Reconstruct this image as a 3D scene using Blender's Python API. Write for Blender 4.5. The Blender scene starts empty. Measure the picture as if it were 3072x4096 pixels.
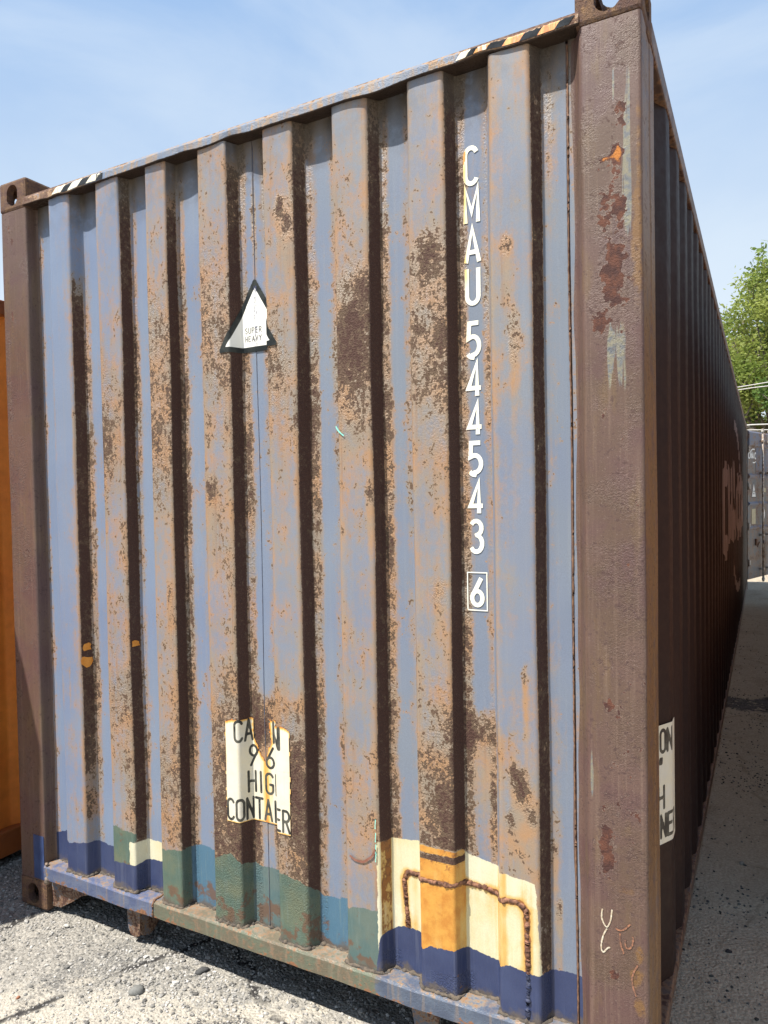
import bpy, bmesh, math, random
import numpy as np
from mathutils import Vector, Matrix, noise as mnoise
from math import radians, sin, cos, pi

# ------------------------------------------------------------------ camera, sky, sun, exposure
sc = bpy.context.scene
COL = sc.collection
cam_d = bpy.data.cameras.new('camera')
cam = bpy.data.objects.new('camera', cam_d); COL.objects.link(cam)
cam.location = (2.69099, -1.827, 1.59775)
cam.rotation_euler = (1.54529, 0.0179, 0.48232)
cam_d.sensor_fit = 'HORIZONTAL'; cam_d.sensor_width = 36
cam_d.lens = 36 * 2848.86 / 3072
cam_d.shift_x = -25.63 / 3072; cam_d.shift_y = 41.75 / 3072
cam_d.clip_start = 0.05; cam_d.clip_end = 2000
sc.camera = cam

SUN = Vector((-0.2725, -0.46, 1.0)).normalized()
world = bpy.data.worlds.new('World'); sc.world = world; world.use_nodes = True
wn = world.node_tree; wn.nodes.clear()
w_out = wn.nodes.new('ShaderNodeOutputWorld'); w_bg = wn.nodes.new('ShaderNodeBackground')
w_sky = wn.nodes.new('ShaderNodeTexSky'); w_sky.sky_type = 'NISHITA'; w_sky.sun_disc = False
w_sky.sun_elevation = math.asin(SUN.z); w_sky.sun_rotation = math.atan2(SUN.x, SUN.y) % (2 * pi)
w_sky.air_density = 1.0; w_sky.dust_density = 0.4; w_sky.ozone_density = 1.5
w_bg.inputs['Strength'].default_value = 0.060
w_tc = wn.nodes.new('ShaderNodeTexCoord')
w_map = wn.nodes.new('ShaderNodeMapping'); w_map.inputs['Scale'].default_value = (1.0, 1.0, 2.4)
w_map.inputs['Rotation'].default_value = (0.2, 0.35, 0.5)
w_no = wn.nodes.new('ShaderNodeTexNoise'); w_no.inputs['Scale'].default_value = 2.3; w_no.inputs['Detail'].default_value = 7
w_no.inputs['Roughness'].default_value = 0.55; w_no.inputs['Distortion'].default_value = 0.5
w_mr = wn.nodes.new('ShaderNodeMapRange'); w_mr.interpolation_type = 'SMOOTHSTEP'
w_mr.inputs['From Min'].default_value = 0.36; w_mr.inputs['From Max'].default_value = 0.72
w_mr.inputs['To Min'].default_value = 0.0; w_mr.inputs['To Max'].default_value = 1.0
w_veil = wn.nodes.new('ShaderNodeMix'); w_veil.data_type = 'RGBA'
w_veil.inputs[6].default_value = (3.3, 5.1, 8.0, 1); w_veil.inputs[7].default_value = (5.2, 6.6, 8.6, 1)
w_sep = wn.nodes.new('ShaderNodeSeparateXYZ'); w_hz = wn.nodes.new('ShaderNodeMapRange'); w_hz.interpolation_type = 'SMOOTHSTEP'
w_hz.inputs['From Min'].default_value = 0.62; w_hz.inputs['From Max'].default_value = 0.12
w_hor = wn.nodes.new('ShaderNodeMix'); w_hor.data_type = 'RGBA'; w_hor.inputs[7].default_value = (7.4, 8.3, 9.0, 1)
w_mx = wn.nodes.new('ShaderNodeMix'); w_mx.data_type = 'RGBA'; w_mx.inputs[0].default_value = 0.86
L = wn.links.new
L(w_tc.outputs['Generated'], w_map.inputs['Vector']); L(w_map.outputs[0], w_no.inputs['Vector'])
L(w_no.outputs[0], w_mr.inputs['Value']); L(w_mr.outputs[0], w_veil.inputs[0]); L(w_tc.outputs['Generated'], w_sep.inputs[0]); L(w_sep.outputs[2], w_hz.inputs['Value'])
L(w_hz.outputs[0], w_hor.inputs[0]); L(w_veil.outputs[2], w_hor.inputs[6]); L(w_hor.outputs[2], w_mx.inputs[7]); L(w_sky.outputs[0], w_mx.inputs[6])
L(w_mx.outputs[2], w_bg.inputs['Color']); L(w_bg.outputs[0], w_out.inputs['Surface'])

sun_d = bpy.data.lights.new('sun', 'SUN'); sun_d.energy = 5.0; sun_d.angle = radians(0.53); sun_d.color = (1.0, 0.95, 0.87)
sun_o = bpy.data.objects.new('sun', sun_d); COL.objects.link(sun_o)
sun_o.rotation_euler = SUN.to_track_quat('Z', 'Y').to_euler(); sun_o.location = (-4, -8, 12)

sc.view_settings.view_transform = 'Standard'; sc.view_settings.look = 'None'
sc.view_settings.exposure = 0.98; sc.view_settings.gamma = 1.0
sc.view_settings.use_curve_mapping = False

rnd = random.Random(7)
cy = sc.cycles; cy.max_bounces = 4; cy.diffuse_bounces = 2; cy.glossy_bounces = 2; cy.transmission_bounces = 2; cy.use_adaptive_sampling = True; cy.adaptive_threshold = 0.02

# ------------------------------------------------------------------ node helper
class Mat:
    def __init__(s, name, rough=0.7, metal=0.0, spec=0.4):
        s.m = bpy.data.materials.new(name); s.m.use_nodes = True
        s.t = s.m.node_tree; s.t.nodes.clear()
        s.out = s.t.nodes.new('ShaderNodeOutputMaterial'); s.b = s.t.nodes.new('ShaderNodeBsdfPrincipled')
        s.t.links.new(s.b.outputs[0], s.out.inputs['Surface'])
        s.b.inputs['Roughness'].default_value = rough; s.b.inputs['Metallic'].default_value = metal
        s.b.inputs['Specular IOR Level'].default_value = spec
        s.tc = s.t.nodes.new('ShaderNodeTexCoord'); s.P = s.tc.outputs['Object']
    def put(s, sock, v):
        if isinstance(v, bpy.types.NodeSocket): s.t.links.new(v, sock)
        else:
            if isinstance(v, tuple) and len(v) == 3 and sock.type == 'RGBA': v = (*v, 1)
            sock.default_value = v
    def sc(s, v, scale):
        n = s.t.nodes.new('ShaderNodeVectorMath'); n.operation = 'MULTIPLY'; s.put(n.inputs[0], v); n.inputs[1].default_value = scale
        return n.outputs[0]
    def add(s, v, off):
        n = s.t.nodes.new('ShaderNodeVectorMath'); n.operation = 'ADD'; s.put(n.inputs[0], v); s.put(n.inputs[1], off)
        return n.outputs[0]
    def noise(s, scale, detail=4, rough=0.55, v=None, dist=0.0):
        n = s.t.nodes.new('ShaderNodeTexNoise'); s.put(n.inputs['Vector'], v or s.P)
        n.inputs['Scale'].default_value = scale; n.inputs['Detail'].default_value = detail
        n.inputs['Roughness'].default_value = rough; n.inputs['Distortion'].default_value = dist
        return n.outputs[0]
    def vor(s, scale, feature='F1', v=None, out=0, rnd=1.0):
        n = s.t.nodes.new('ShaderNodeTexVoronoi'); n.feature = feature; s.put(n.inputs['Vector'], v or s.P)
        n.inputs['Scale'].default_value = scale; n.inputs['Randomness'].default_value = rnd
        return n.outputs[out]
    def math(s, op, a, b=0.0, c=0.0, clamp=False):
        n = s.t.nodes.new('ShaderNodeMath'); n.operation = op; n.use_clamp = clamp
        s.put(n.inputs[0], a); s.put(n.inputs[1], b); s.put(n.inputs[2], c)
        return n.outputs[0]
    def mr(s, v, a, b, c=0.0, d=1.0, smooth=True):
        n = s.t.nodes.new('ShaderNodeMapRange'); n.interpolation_type = 'SMOOTHSTEP' if smooth else 'LINEAR'
        s.put(n.inputs['Value'], v)
        for k, q in (('From Min', a), ('From Max', b), ('To Min', c), ('To Max', d)): s.put(n.inputs[k], q)
        return n.outputs[0]
    def mix(s, f, a, b):
        n = s.t.nodes.new('ShaderNodeMix'); n.data_type = 'RGBA'
        s.put(n.inputs[0], f); s.put(n.inputs[6], a); s.put(n.inputs[7], b)
        return n.outputs[2]
    def mixf(s, f, a, b):
        n = s.t.nodes.new('ShaderNodeMix'); n.data_type = 'FLOAT'
        s.put(n.inputs[0], f); s.put(n.inputs[2], a); s.put(n.inputs[3], b)
        return n.outputs[0]
    def mul(s, col, f):
        n = s.t.nodes.new('ShaderNodeVectorMath'); n.operation = 'SCALE'; s.put(n.inputs[0], col); s.put(n.inputs['Scale'], f)
        return n.outputs[0]
    def attr(s, name, col=False):
        n = s.t.nodes.new('ShaderNodeAttribute'); n.attribute_name = name
        return n.outputs['Color'] if col else n.outputs['Fac']
    def xyz(s, v=None):
        n = s.t.nodes.new('ShaderNodeSeparateXYZ'); s.put(n.inputs[0], v or s.P); return n.outputs
    def bump(s, h, dist=0.002, strength=1.0, prev=None):
        n = s.t.nodes.new('ShaderNodeBump'); s.put(n.inputs['Height'], h)
        n.inputs['Distance'].default_value = dist; s.put(n.inputs['Strength'], strength)
        if prev is not None: s.put(n.inputs['Normal'], prev)
        return n.outputs[0]
    def done(s, col, rough=None, normal=None, metal=None):
        s.put(s.b.inputs['Base Color'], col)
        if rough is not None: s.put(s.b.inputs['Roughness'], rough)
        if normal is not None: s.put(s.b.inputs['Normal'], normal)
        if metal is not None: s.put(s.b.inputs['Metallic'], metal)
        return s.m

RUST = (0.097, 0.058, 0.038); RUST_D = (0.062, 0.029, 0.021); TAN = (0.330, 0.180, 0.078)

def mat_front():
    m = Mat('weathered_blue_steel', 0.55)
    P = m.P
    r = m.attr('rust'); h = m.attr('halo')
    nA = m.mr(m.noise(13, 5, 0.62, m.sc(P, (1, 1, 0.62))), 0.3, 0.7, -0.5, 0.5, False)
    nB = m.mr(m.noise(66, 5, 0.62, m.sc(P, (1, 1, 0.8)), 0.4), 0.3, 0.7, -0.5, 0.5, False)
    nC = m.noise(260, 2, 0.5)
    st = m.noise(1, 3, 0.6, m.sc(P, (95, 95, 2.2)))
    st2 = m.noise(1, 3, 0.55, m.sc(P, (38, 38, 0.9)))
    v = m.math('ADD', r, m.math('ADD', m.math('MULTIPLY', nA, 0.46), m.math('ADD', m.math('MULTIPLY', nB, 0.60), m.math('MULTIPLY', m.math('SUBTRACT', m.noise(150, 2, 0.5), 0.5), 0.85))))
    rust = m.mr(v, 0.575, 0.63)
    deep = m.mr(v, 0.78, 1.02)
    hv = m.math('ADD', m.math('MAXIMUM', h, r), m.math('ADD', m.math('MULTIPLY', nA, 0.30), m.math('ADD', m.math('MULTIPLY', nB, 0.20), m.math('ADD', m.math('MULTIPLY', m.math('SUBTRACT', st, 0.5), 0.20), m.math('MULTIPLY', m.math('SUBTRACT', st2, 0.5), 0.36)))))
    halo = m.math('MAXIMUM', m.math('MULTIPLY', m.mr(hv, 0.15, 0.60), 0.88), m.math('MULTIPLY', m.mr(v, 0.46, 0.56), 0.9))
    x, y, z = m.xyz()
    big = m.noise(2.2, 3, 0.5)
    blue = m.mix(m.mr(x, 0.5, 2.2), (0.160, 0.205, 0.290), (0.152, 0.177, 0.216))
    blue = m.mix(m.math('MULTIPLY', m.attr('grey'), 0.75), blue, (0.180, 0.192, 0.214))
    blue = m.mix(m.mr(big, 0.35, 0.7), blue, m.mix(0.35, blue, (0.100, 0.138, 0.255)))
    blue = m.mix(m.math('MULTIPLY', m.mr(st, 0.45, 0.75), 0.30), blue, (0.205, 0.212, 0.235))
    tan = m.mix(m.mr(m.noise(9, 4), 0.35, 0.65), TAN, (0.245, 0.188, 0.130))
    tan = m.mix(m.math('MULTIPLY', m.mr(st, 0.5, 0.8), 0.5), tan, (0.19, 0.085, 0.035))
    col = m.mix(halo, blue, tan)
    rc = m.mix(m.mr(m.noise(30, 4), 0.35, 0.65), RUST, (0.105, 0.068, 0.042))
    rc = m.mix(deep, rc, RUST_D)
    rc = m.mix(m.math('MULTIPLY', m.mr(nC, 0.55, 0.75), 0.5), rc, (0.135, 0.088, 0.06))
    col = m.mix(rust, col, rc)
    # repaint patches near the bottom (signed distance stored on the mesh)
    wob = m.math('ADD', m.math('MULTIPLY', m.math('SUBTRACT', m.noise(38, 4, 0.6), 0.5), 0.030), m.math('MULTIPLY', m.math('SUBTRACT', m.noise(160, 2), 0.5), 0.008))
    def pm(name, w=1.0): return m.mr(m.math('ADD', m.attr(name), m.math('MULTIPLY', wob, w)), -0.0008, 0.0008)
    brush = m.noise(1, 3, 0.6, m.sc(P, (140, 140, 10)))
    green = m.mix(m.mr(m.noise(12, 5), 0.35, 0.65), (0.070, 0.108, 0.080), (0.112, 0.128, 0.078))
    green = m.mix(m.attr('teal'), green, (0.055, 0.130, 0.205))
    green = m.mix(m.math('MULTIPLY', m.mr(brush, 0.5, 0.75), 0.35), green, (0.14, 0.19, 0.18))
    rg = m.math('MULTIPLY', m.mr(m.math('ADD', m.noise(14, 5, 0.65), m.mr(z, 0.36, 0.19, 0, 0.17)), 0.63, 0.70), 0.85)
    green = m.mix(rg, green, (0.115, 0.062, 0.038))
    gm = pm('green')
    col = m.mix(gm, col, green)
    cream = m.mix(m.mr(m.noise(5, 3), 0.35, 0.65), (0.52, 0.46, 0.27), (0.55, 0.52, 0.38))
    cream = m.mix(m.math('MULTIPLY', m.mr(brush, 0.45, 0.8), 0.25), cream, (0.62, 0.60, 0.51))
    s_ = m.math('ADD', m.attr('stain'), m.math('ADD', m.math('MULTIPLY', m.math('SUBTRACT', st2, 0.5), 0.8), m.math('ADD', m.math('MULTIPLY', m.math('SUBTRACT', st, 0.5), 0.15), m.math('MULTIPLY', nA, 0.40))))
    cream = m.mix(m.mr(s_, 0.20, 0.62), cream, (0.50, 0.34, 0.115))
    cream = m.mix(m.mr(s_, 0.50, 0.95), cream, m.mix(m.mr(m.noise(30, 4, .6), 0.35, 0.7), (0.52, 0.26, 0.050), (0.42, 0.17, 0.028)))
    cr = m.mr(m.math('ADD', m.attr('creamrust'), m.math('ADD', m.math('MULTIPLY', nA, 0.4), m.math('MULTIPLY', nB, 0.3))), 0.5, 0.62)
    cream = m.mix(cr, cream, m.mix(m.mr(nB, -0.2, 0.2), (0.12, 0.050, 0.024), (0.24, 0.10, 0.03)))
    cm = pm('cream', 0.45)
    col = m.mix(cm, col, cream)
    navy = m.mix(m.mr(m.noise(10, 4), 0.35, 0.7), (0.026, 0.037, 0.092), (0.036, 0.050, 0.112))
    navy = m.mix(m.math('MULTIPLY', m.mr(st, 0.58, 0.72), 0.3), navy, (0.12, 0.135, 0.19))
    nm = pm('navy', 0.55)
    chip = m.math('LESS_THAN', m.math('ADD', m.noise(22, 4, 0.6), 0.0), 0.27)
    navy = m.mix(chip, navy, (0.13, 0.065, 0.04))
    col = m.mix(nm, col, navy)
    # grime where the sheet meets the bottom rail
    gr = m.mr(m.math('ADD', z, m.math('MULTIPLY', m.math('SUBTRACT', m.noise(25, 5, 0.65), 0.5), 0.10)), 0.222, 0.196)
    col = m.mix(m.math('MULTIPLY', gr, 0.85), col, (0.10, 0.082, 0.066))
    tg = m.math('MULTIPLY', m.attr('top_dark'), m.mr(m.math('ADD', m.noise(20, 4, 0.6), m.math('MULTIPLY', m.attr('top_dark'), 0.35)), 0.42, 0.72))
    col = m.mix(tg, col, m.mix(m.mr(nA, -0.3, 0.3), (0.062, 0.050, 0.042), (0.105, 0.080, 0.058)))  # darker brown towards the top of the sheet, strongest in recesses and flanks
    # fine dirt everywhere
    col = m.mul(col, m.mr(m.noise(420, 2), 0.3, 0.7, 0.90, 1.08, False))
    pnt = m.math('MAXIMUM', m.math('MAXIMUM', gm, cm), nm)
    rr = m.mixf(m.math('MULTIPLY', rust, m.math('SUBTRACT', 1.0, pnt)), 0.42, 0.88)
    hgt = m.math('ADD', m.math('MULTIPLY', m.math('SUBTRACT', m.noise(170, 3, 0.7), 0.5), m.mr(r, 0.30, 0.62, 0.03, 1.4)), m.math('MULTIPLY', m.noise(1, 3, 0.65, m.sc(P, (150, 150, 30))), m.mr(z, 0.60, 0.40, 0.0, 0.22)))
    nrm = m.bump(hgt, 0.0045, 0.9)
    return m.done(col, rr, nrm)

def mat_brown(name, base=(0.106, 0.062, 0.050), base2=(0.094, 0.057, 0.040), gloss=0.5):
    m = Mat(name, gloss); P = m.P
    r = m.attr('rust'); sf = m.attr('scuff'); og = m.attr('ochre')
    nA = m.mr(m.noise(20, 6, 0.62), 0.3, 0.7, -0.5, 0.5, False); nB = m.mr(m.noise(85, 4, 0.62), 0.3, 0.7, -0.5, 0.5, False)
    st = m.noise(1, 3, 0.6, m.sc(P, (120, 120, 2.5)))
    col = m.mix(m.mr(m.noise(4, 4, 0.6), 0.38, 0.60), base, base2)
    col = m.mix(m.math('MULTIPLY', m.mr(m.noise(5.5, 4, 0.6, m.add(P, (7.0, 3.0, 1.0))), 0.48, 0.64), 0.7), col, (0.088, 0.046, 0.044))
    col = m.mix(m.math('MULTIPLY', m.mr(m.noise(1, 4, 0.6, m.sc(P, (14, 14, 3.5))), 0.54, 0.68), 0.6), col, (0.125, 0.078, 0.040))
    col = m.mix(m.math('MULTIPLY', m.mr(st, 0.5, 0.75), 0.35), col, (0.20, 0.135, 0.10))
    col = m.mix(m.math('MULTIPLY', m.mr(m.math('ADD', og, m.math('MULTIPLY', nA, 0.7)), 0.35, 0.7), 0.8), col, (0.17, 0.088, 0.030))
    blist = m.mr(m.math('ADD', m.math('ADD', m.math('MULTIPLY', nA, 0.5), m.math('MULTIPLY', nB, 0.75)), m.math('MULTIPLY', r, 0.5)), 0.14, 0.40)
    col = m.mix(m.math('MULTIPLY', blist, 0.62), col, (0.058, 0.031, 0.029))
    col = m.mix(m.math('MULTIPLY', m.mr(m.noise(240, 2), 0.62, 0.72), 0.5), col, (0.19, 0.14, 0.115))
    sm = m.mr(m.math('ADD', sf, m.math('MULTIPLY', m.math('SUBTRACT', st, 0.5), 1.4)), 0.5, 0.62)
    col = m.mix(m.math('MULTIPLY', sm, 0.75), col, m.mix(m.mr(nB, -0.3, 0.3), (0.21, 0.20, 0.14), (0.12, 0.14, 0.155)))
    v = m.math('ADD', r, m.math('ADD', m.math('MULTIPLY', nA, 0.80), m.math('MULTIPLY', nB, 0.40)))
    rm = m.mr(v, 0.465, 0.49); edge = m.math('MULTIPLY', m.mr(v, 0.43, 0.46), m.math('SUBTRACT', 1.0, rm))
    col = m.mix(m.math('MULTIPLY', edge, 0.45), col, (0.30, 0.24, 0.19))
    rc = m.mix(m.mr(m.noise(26, 5, 0.7), 0.4, 0.62), (0.052, 0.021, 0.017), (0.112, 0.042, 0.025))
    rc = m.mix(m.mr(m.math('ADD', m.attr('fresh'), nA), 0.5, 0.75), rc, (0.40, 0.145, 0.028))
    col = m.mix(rm, col, rc)
    col = m.mul(col, m.mr(m.noise(380, 2), 0.3, 0.7, 0.85, 1.12, False))
    rough_zone = m.mr(m.math('ADD', m.noise(6, 3, 0.6), m.math('MULTIPLY', r, 0.35)), 0.46, 0.64)
    hg = m.math('ADD', m.math('MULTIPLY', m.math('SUBTRACT', m.noise(230, 3, 0.75), 0.5), m.math('ADD', 0.15, m.math('MULTIPLY', rough_zone, 0.9))), m.math('MULTIPLY', m.math('SUBTRACT', m.noise(75, 3, 0.7), 0.5), m.math('MULTIPLY', rough_zone, 0.8)))
    return m.done(col, m.mixf(m.math('MAXIMUM', rm, blist), gloss, 0.85), m.bump(hg, 0.0034, 0.75))

def mat_casting(name='rusty_cast_steel'):
    m = Mat(name, 0.85); nA = m.noise(22, 6, 0.65); nB = m.noise(110, 4, 0.65)
    col = m.mix(m.mr(nA, 0.38, 0.62), (0.085, 0.043, 0.032), (0.135, 0.075, 0.040))
    col = m.mix(m.mr(nB, 0.52, 0.66), col, (0.060, 0.034, 0.028))
    col = m.mix(m.math('MULTIPLY', m.mr(m.noise(40, 4), 0.58, 0.7), 0.6), col, (0.22, 0.125, 0.055))
    return m.done(col, 0.85, m.bump(m.math('ADD', nB, m.noise(260, 3)), 0.004, 0.9))

def mat_rail_bottom():
    m = Mat('bottom_rail_paint', 0.5); x, y, z = m.xyz(); nA = m.noise(12, 5, 0.62); nB = m.noise(70, 4, 0.6)
    xw = m.math('ADD', x, m.math('MULTIPLY', m.math('SUBTRACT', m.noise(30, 4), 0.5), 0.10))
    st = m.noise(1, 3, 0.6, m.sc(m.P, (70, 70, 5)))
    blue = m.mix(m.mr(nA, 0.35, 0.65), (0.066, 0.086, 0.160), (0.105, 0.125, 0.185))
    mid = m.mix(m.mr(nA, 0.42, 0.6), (0.118, 0.102, 0.070), (0.105, 0.120, 0.084))
    mid = m.mix(m.mr(nB, 0.5, 0.7), mid, (0.19, 0.120, 0.075))
    right = m.mix(m.mr(nA, 0.35, 0.65), (0.060, 0.076, 0.115), (0.092, 0.115, 0.155))
    col = m.mix(m.mr(xw, 0.752, 0.762), blue, mid); col = m.mix(m.mr(xw, 1.655, 1.675), col, right)
    col = m.mix(m.math('MULTIPLY', m.mr(st, 0.52, 0.72), 0.45), col, (0.23, 0.17, 0.12))
    led = m.mr(m.math('ADD', z, m.math('MULTIPLY', m.math('SUBTRACT', nB, 0.5), 0.05)), 0.186, 0.196)
    col = m.mix(m.math('MULTIPLY', led, m.mr(nA, 0.35, 0.6)), col, m.mix(m.mr(nB, 0.4, 0.6), (0.20, 0.185, 0.165), (0.22, 0.145, 0.09)))
    v = m.math('ADD', m.math('MULTIPLY', nA, 0.6), m.math('MULTIPLY', nB, 0.45))
    low = m.mr(z, 0.160, 0.135, 0, 0.10)
    ru = m.mr(m.math('ADD', v, low), 0.63, 0.67)
    col = m.mix(ru, col, m.mix(m.mr(nB, 0.4, 0.6), (0.11, 0.05, 0.03), (0.21, 0.10, 0.05)))
    return m.done(col, m.mixf(ru, 0.45, 0.85), m.bump(m.math('ADD', nB, m.math('MULTIPLY', m.noise(220, 2), 0.6)), 0.003, 0.6))

def mat_rail_top():
    m = Mat('top_rail_paint', 0.7, spec=0.15); x, y, z = m.xyz(); nA = m.noise(11, 6, 0.62); nB = m.noise(70, 4, 0.62)
    st = m.noise(1, 3, 0.6, m.sc(m.P, (60, 60, 4)))
    col = m.mix(m.mr(nA, 0.35, 0.65), (0.135, 0.170, 0.235), (0.165, 0.178, 0.205))
    col = m.mix(m.math('MULTIPLY', m.mr(st, 0.45, 0.65), 0.75), col, (0.24, 0.17, 0.11))
    ends = m.math('MAXIMUM', m.mr(x, 0.55, 0.28, 0, 0.16), m.mr(x, 1.75, 2.2, 0, 0.16))
    top = m.mr(z, 2.805, 2.824, 0, 0.16)
    v = m.math('ADD', m.math('ADD', m.math('MULTIPLY', nA, 0.6), m.math('MULTIPLY', nB, 0.45)), m.math('ADD', ends, top))
    ru = m.mr(v, 0.64, 0.69)
    col = m.mix(m.mr(v, 0.56, 0.66), col, (0.31, 0.19, 0.10))
    col = m.mix(ru, col, m.mix(m.mr(nB, 0.4, 0.6), (0.085, 0.045, 0.033), (0.15, 0.10, 0.075)))
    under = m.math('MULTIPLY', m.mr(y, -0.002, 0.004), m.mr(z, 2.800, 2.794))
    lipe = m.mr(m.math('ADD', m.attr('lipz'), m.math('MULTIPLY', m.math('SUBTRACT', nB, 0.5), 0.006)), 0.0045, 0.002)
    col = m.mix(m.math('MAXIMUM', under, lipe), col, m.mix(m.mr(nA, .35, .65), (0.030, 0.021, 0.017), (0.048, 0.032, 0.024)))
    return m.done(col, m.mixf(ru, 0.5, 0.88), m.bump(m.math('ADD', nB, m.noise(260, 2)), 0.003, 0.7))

def mat_side():
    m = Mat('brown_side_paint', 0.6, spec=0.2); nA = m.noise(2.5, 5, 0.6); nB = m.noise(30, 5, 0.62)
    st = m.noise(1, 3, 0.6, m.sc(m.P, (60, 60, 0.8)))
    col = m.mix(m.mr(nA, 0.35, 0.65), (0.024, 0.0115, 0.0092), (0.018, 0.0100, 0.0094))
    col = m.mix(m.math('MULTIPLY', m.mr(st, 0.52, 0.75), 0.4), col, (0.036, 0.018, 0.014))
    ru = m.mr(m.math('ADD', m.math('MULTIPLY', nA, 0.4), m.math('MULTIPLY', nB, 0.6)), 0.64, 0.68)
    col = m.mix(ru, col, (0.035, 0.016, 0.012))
    return m.done(col, m.mixf(m.mr(nB, 0.3, 0.7), 0.54, 0.68), m.bump(m.math('ADD', m.noise(7, 3), m.math('MULTIPLY', nB, 0.3)), 0.004, 0.5))

def mat_plain(name, c1, c2, rough=0.6, scale=8, bump=0.002, rust=0.0, spec=0.4):
    m = Mat(name, rough, spec=spec); nA = m.noise(scale, 5, 0.6); nB = m.noise(scale * 7, 4, 0.6)
    col = m.mix(m.mr(nA, 0.35, 0.65), c1, c2)
    if rust:
        ru = m.mr(m.math('ADD', m.math('MULTIPLY', nA, 0.5), m.math('MULTIPLY', nB, 0.55)), 0.60 - rust, 0.66 - rust)
        col = m.mix(m.mr(m.math('ADD', m.math('MULTIPLY', nA, 0.5), m.math('MULTIPLY', nB, 0.55)), 0.53 - rust, 0.62 - rust), col, (0.20, 0.115, 0.065))
        col = m.mix(ru, col, RUST_D)
    col = m.mul(col, m.mr(nB, 0.3, 0.7, 0.88, 1.1, False))
    return m.done(col, rough, m.bump(m.math('ADD', nB, nA), bump, 0.6) if bump else None)

M_FRONT = mat_front(); M_POST = mat_brown('brown_post_paint'); M_CAST = mat_casting()
M_RB = mat_rail_bottom(); M_RT = mat_rail_top(); M_SIDE = mat_side()
M_WELD = mat_plain('rusty_weld', (0.10, 0.055, 0.038), (0.20, 0.105, 0.06), 0.85, 60, 0.002)
M_WELDG = mat_plain('grey_weld', (0.15, 0.13, 0.115), (0.19, 0.135, 0.095), 0.6, 30, 0.003)
M_BRACKET = mat_plain('bracket_steel', (0.085, 0.10, 0.135), (0.15, 0.135, 0.115), 0.75, 14, 0.003, 0.06)
M_DARK = mat_plain('dark_underside', (0.035, 0.030, 0.028), (0.05, 0.04, 0.035), 0.8, 10)
M_ROOF = mat_plain('roof_paint', (0.14, 0.10, 0.085), (0.17, 0.14, 0.13), 0.7, 5, 0.002, 0.03)

# ------------------------------------------------------------------ object helpers
def tag(o, label=None, cat=None, group=None, kind=None):
    if label: o['label'] = label
    if cat: o['category'] = cat
    if group: o['group'] = group
    if kind: o['kind'] = kind
    return o
def empty(name, loc=(0, 0, 0), rz=0.0):
    o = bpy.data.objects.new(name, None); COL.objects.link(o); o.location = loc; o.rotation_euler = (0, 0, rz)
    o.empty_display_size = 0.1
    return o
def mesh_obj(name, verts, faces, mat, parent=None, smooth=False, attrs=None):
    me = bpy.data.meshes.new(name); me.from_pydata([tuple(v) for v in verts], [], [tuple(f) for f in faces])
    if smooth: me.shade_smooth()
    if attrs:
        for k, a in attrs.items():
            at = me.attributes.new(k, 'FLOAT', 'POINT'); at.data.foreach_set('value', np.asarray(a, dtype=np.float32))
    me.materials.append(mat); me.update()
    o = bpy.data.objects.new(name, me); COL.objects.link(o)
    if parent is not None: o.parent = parent
    return o
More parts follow.
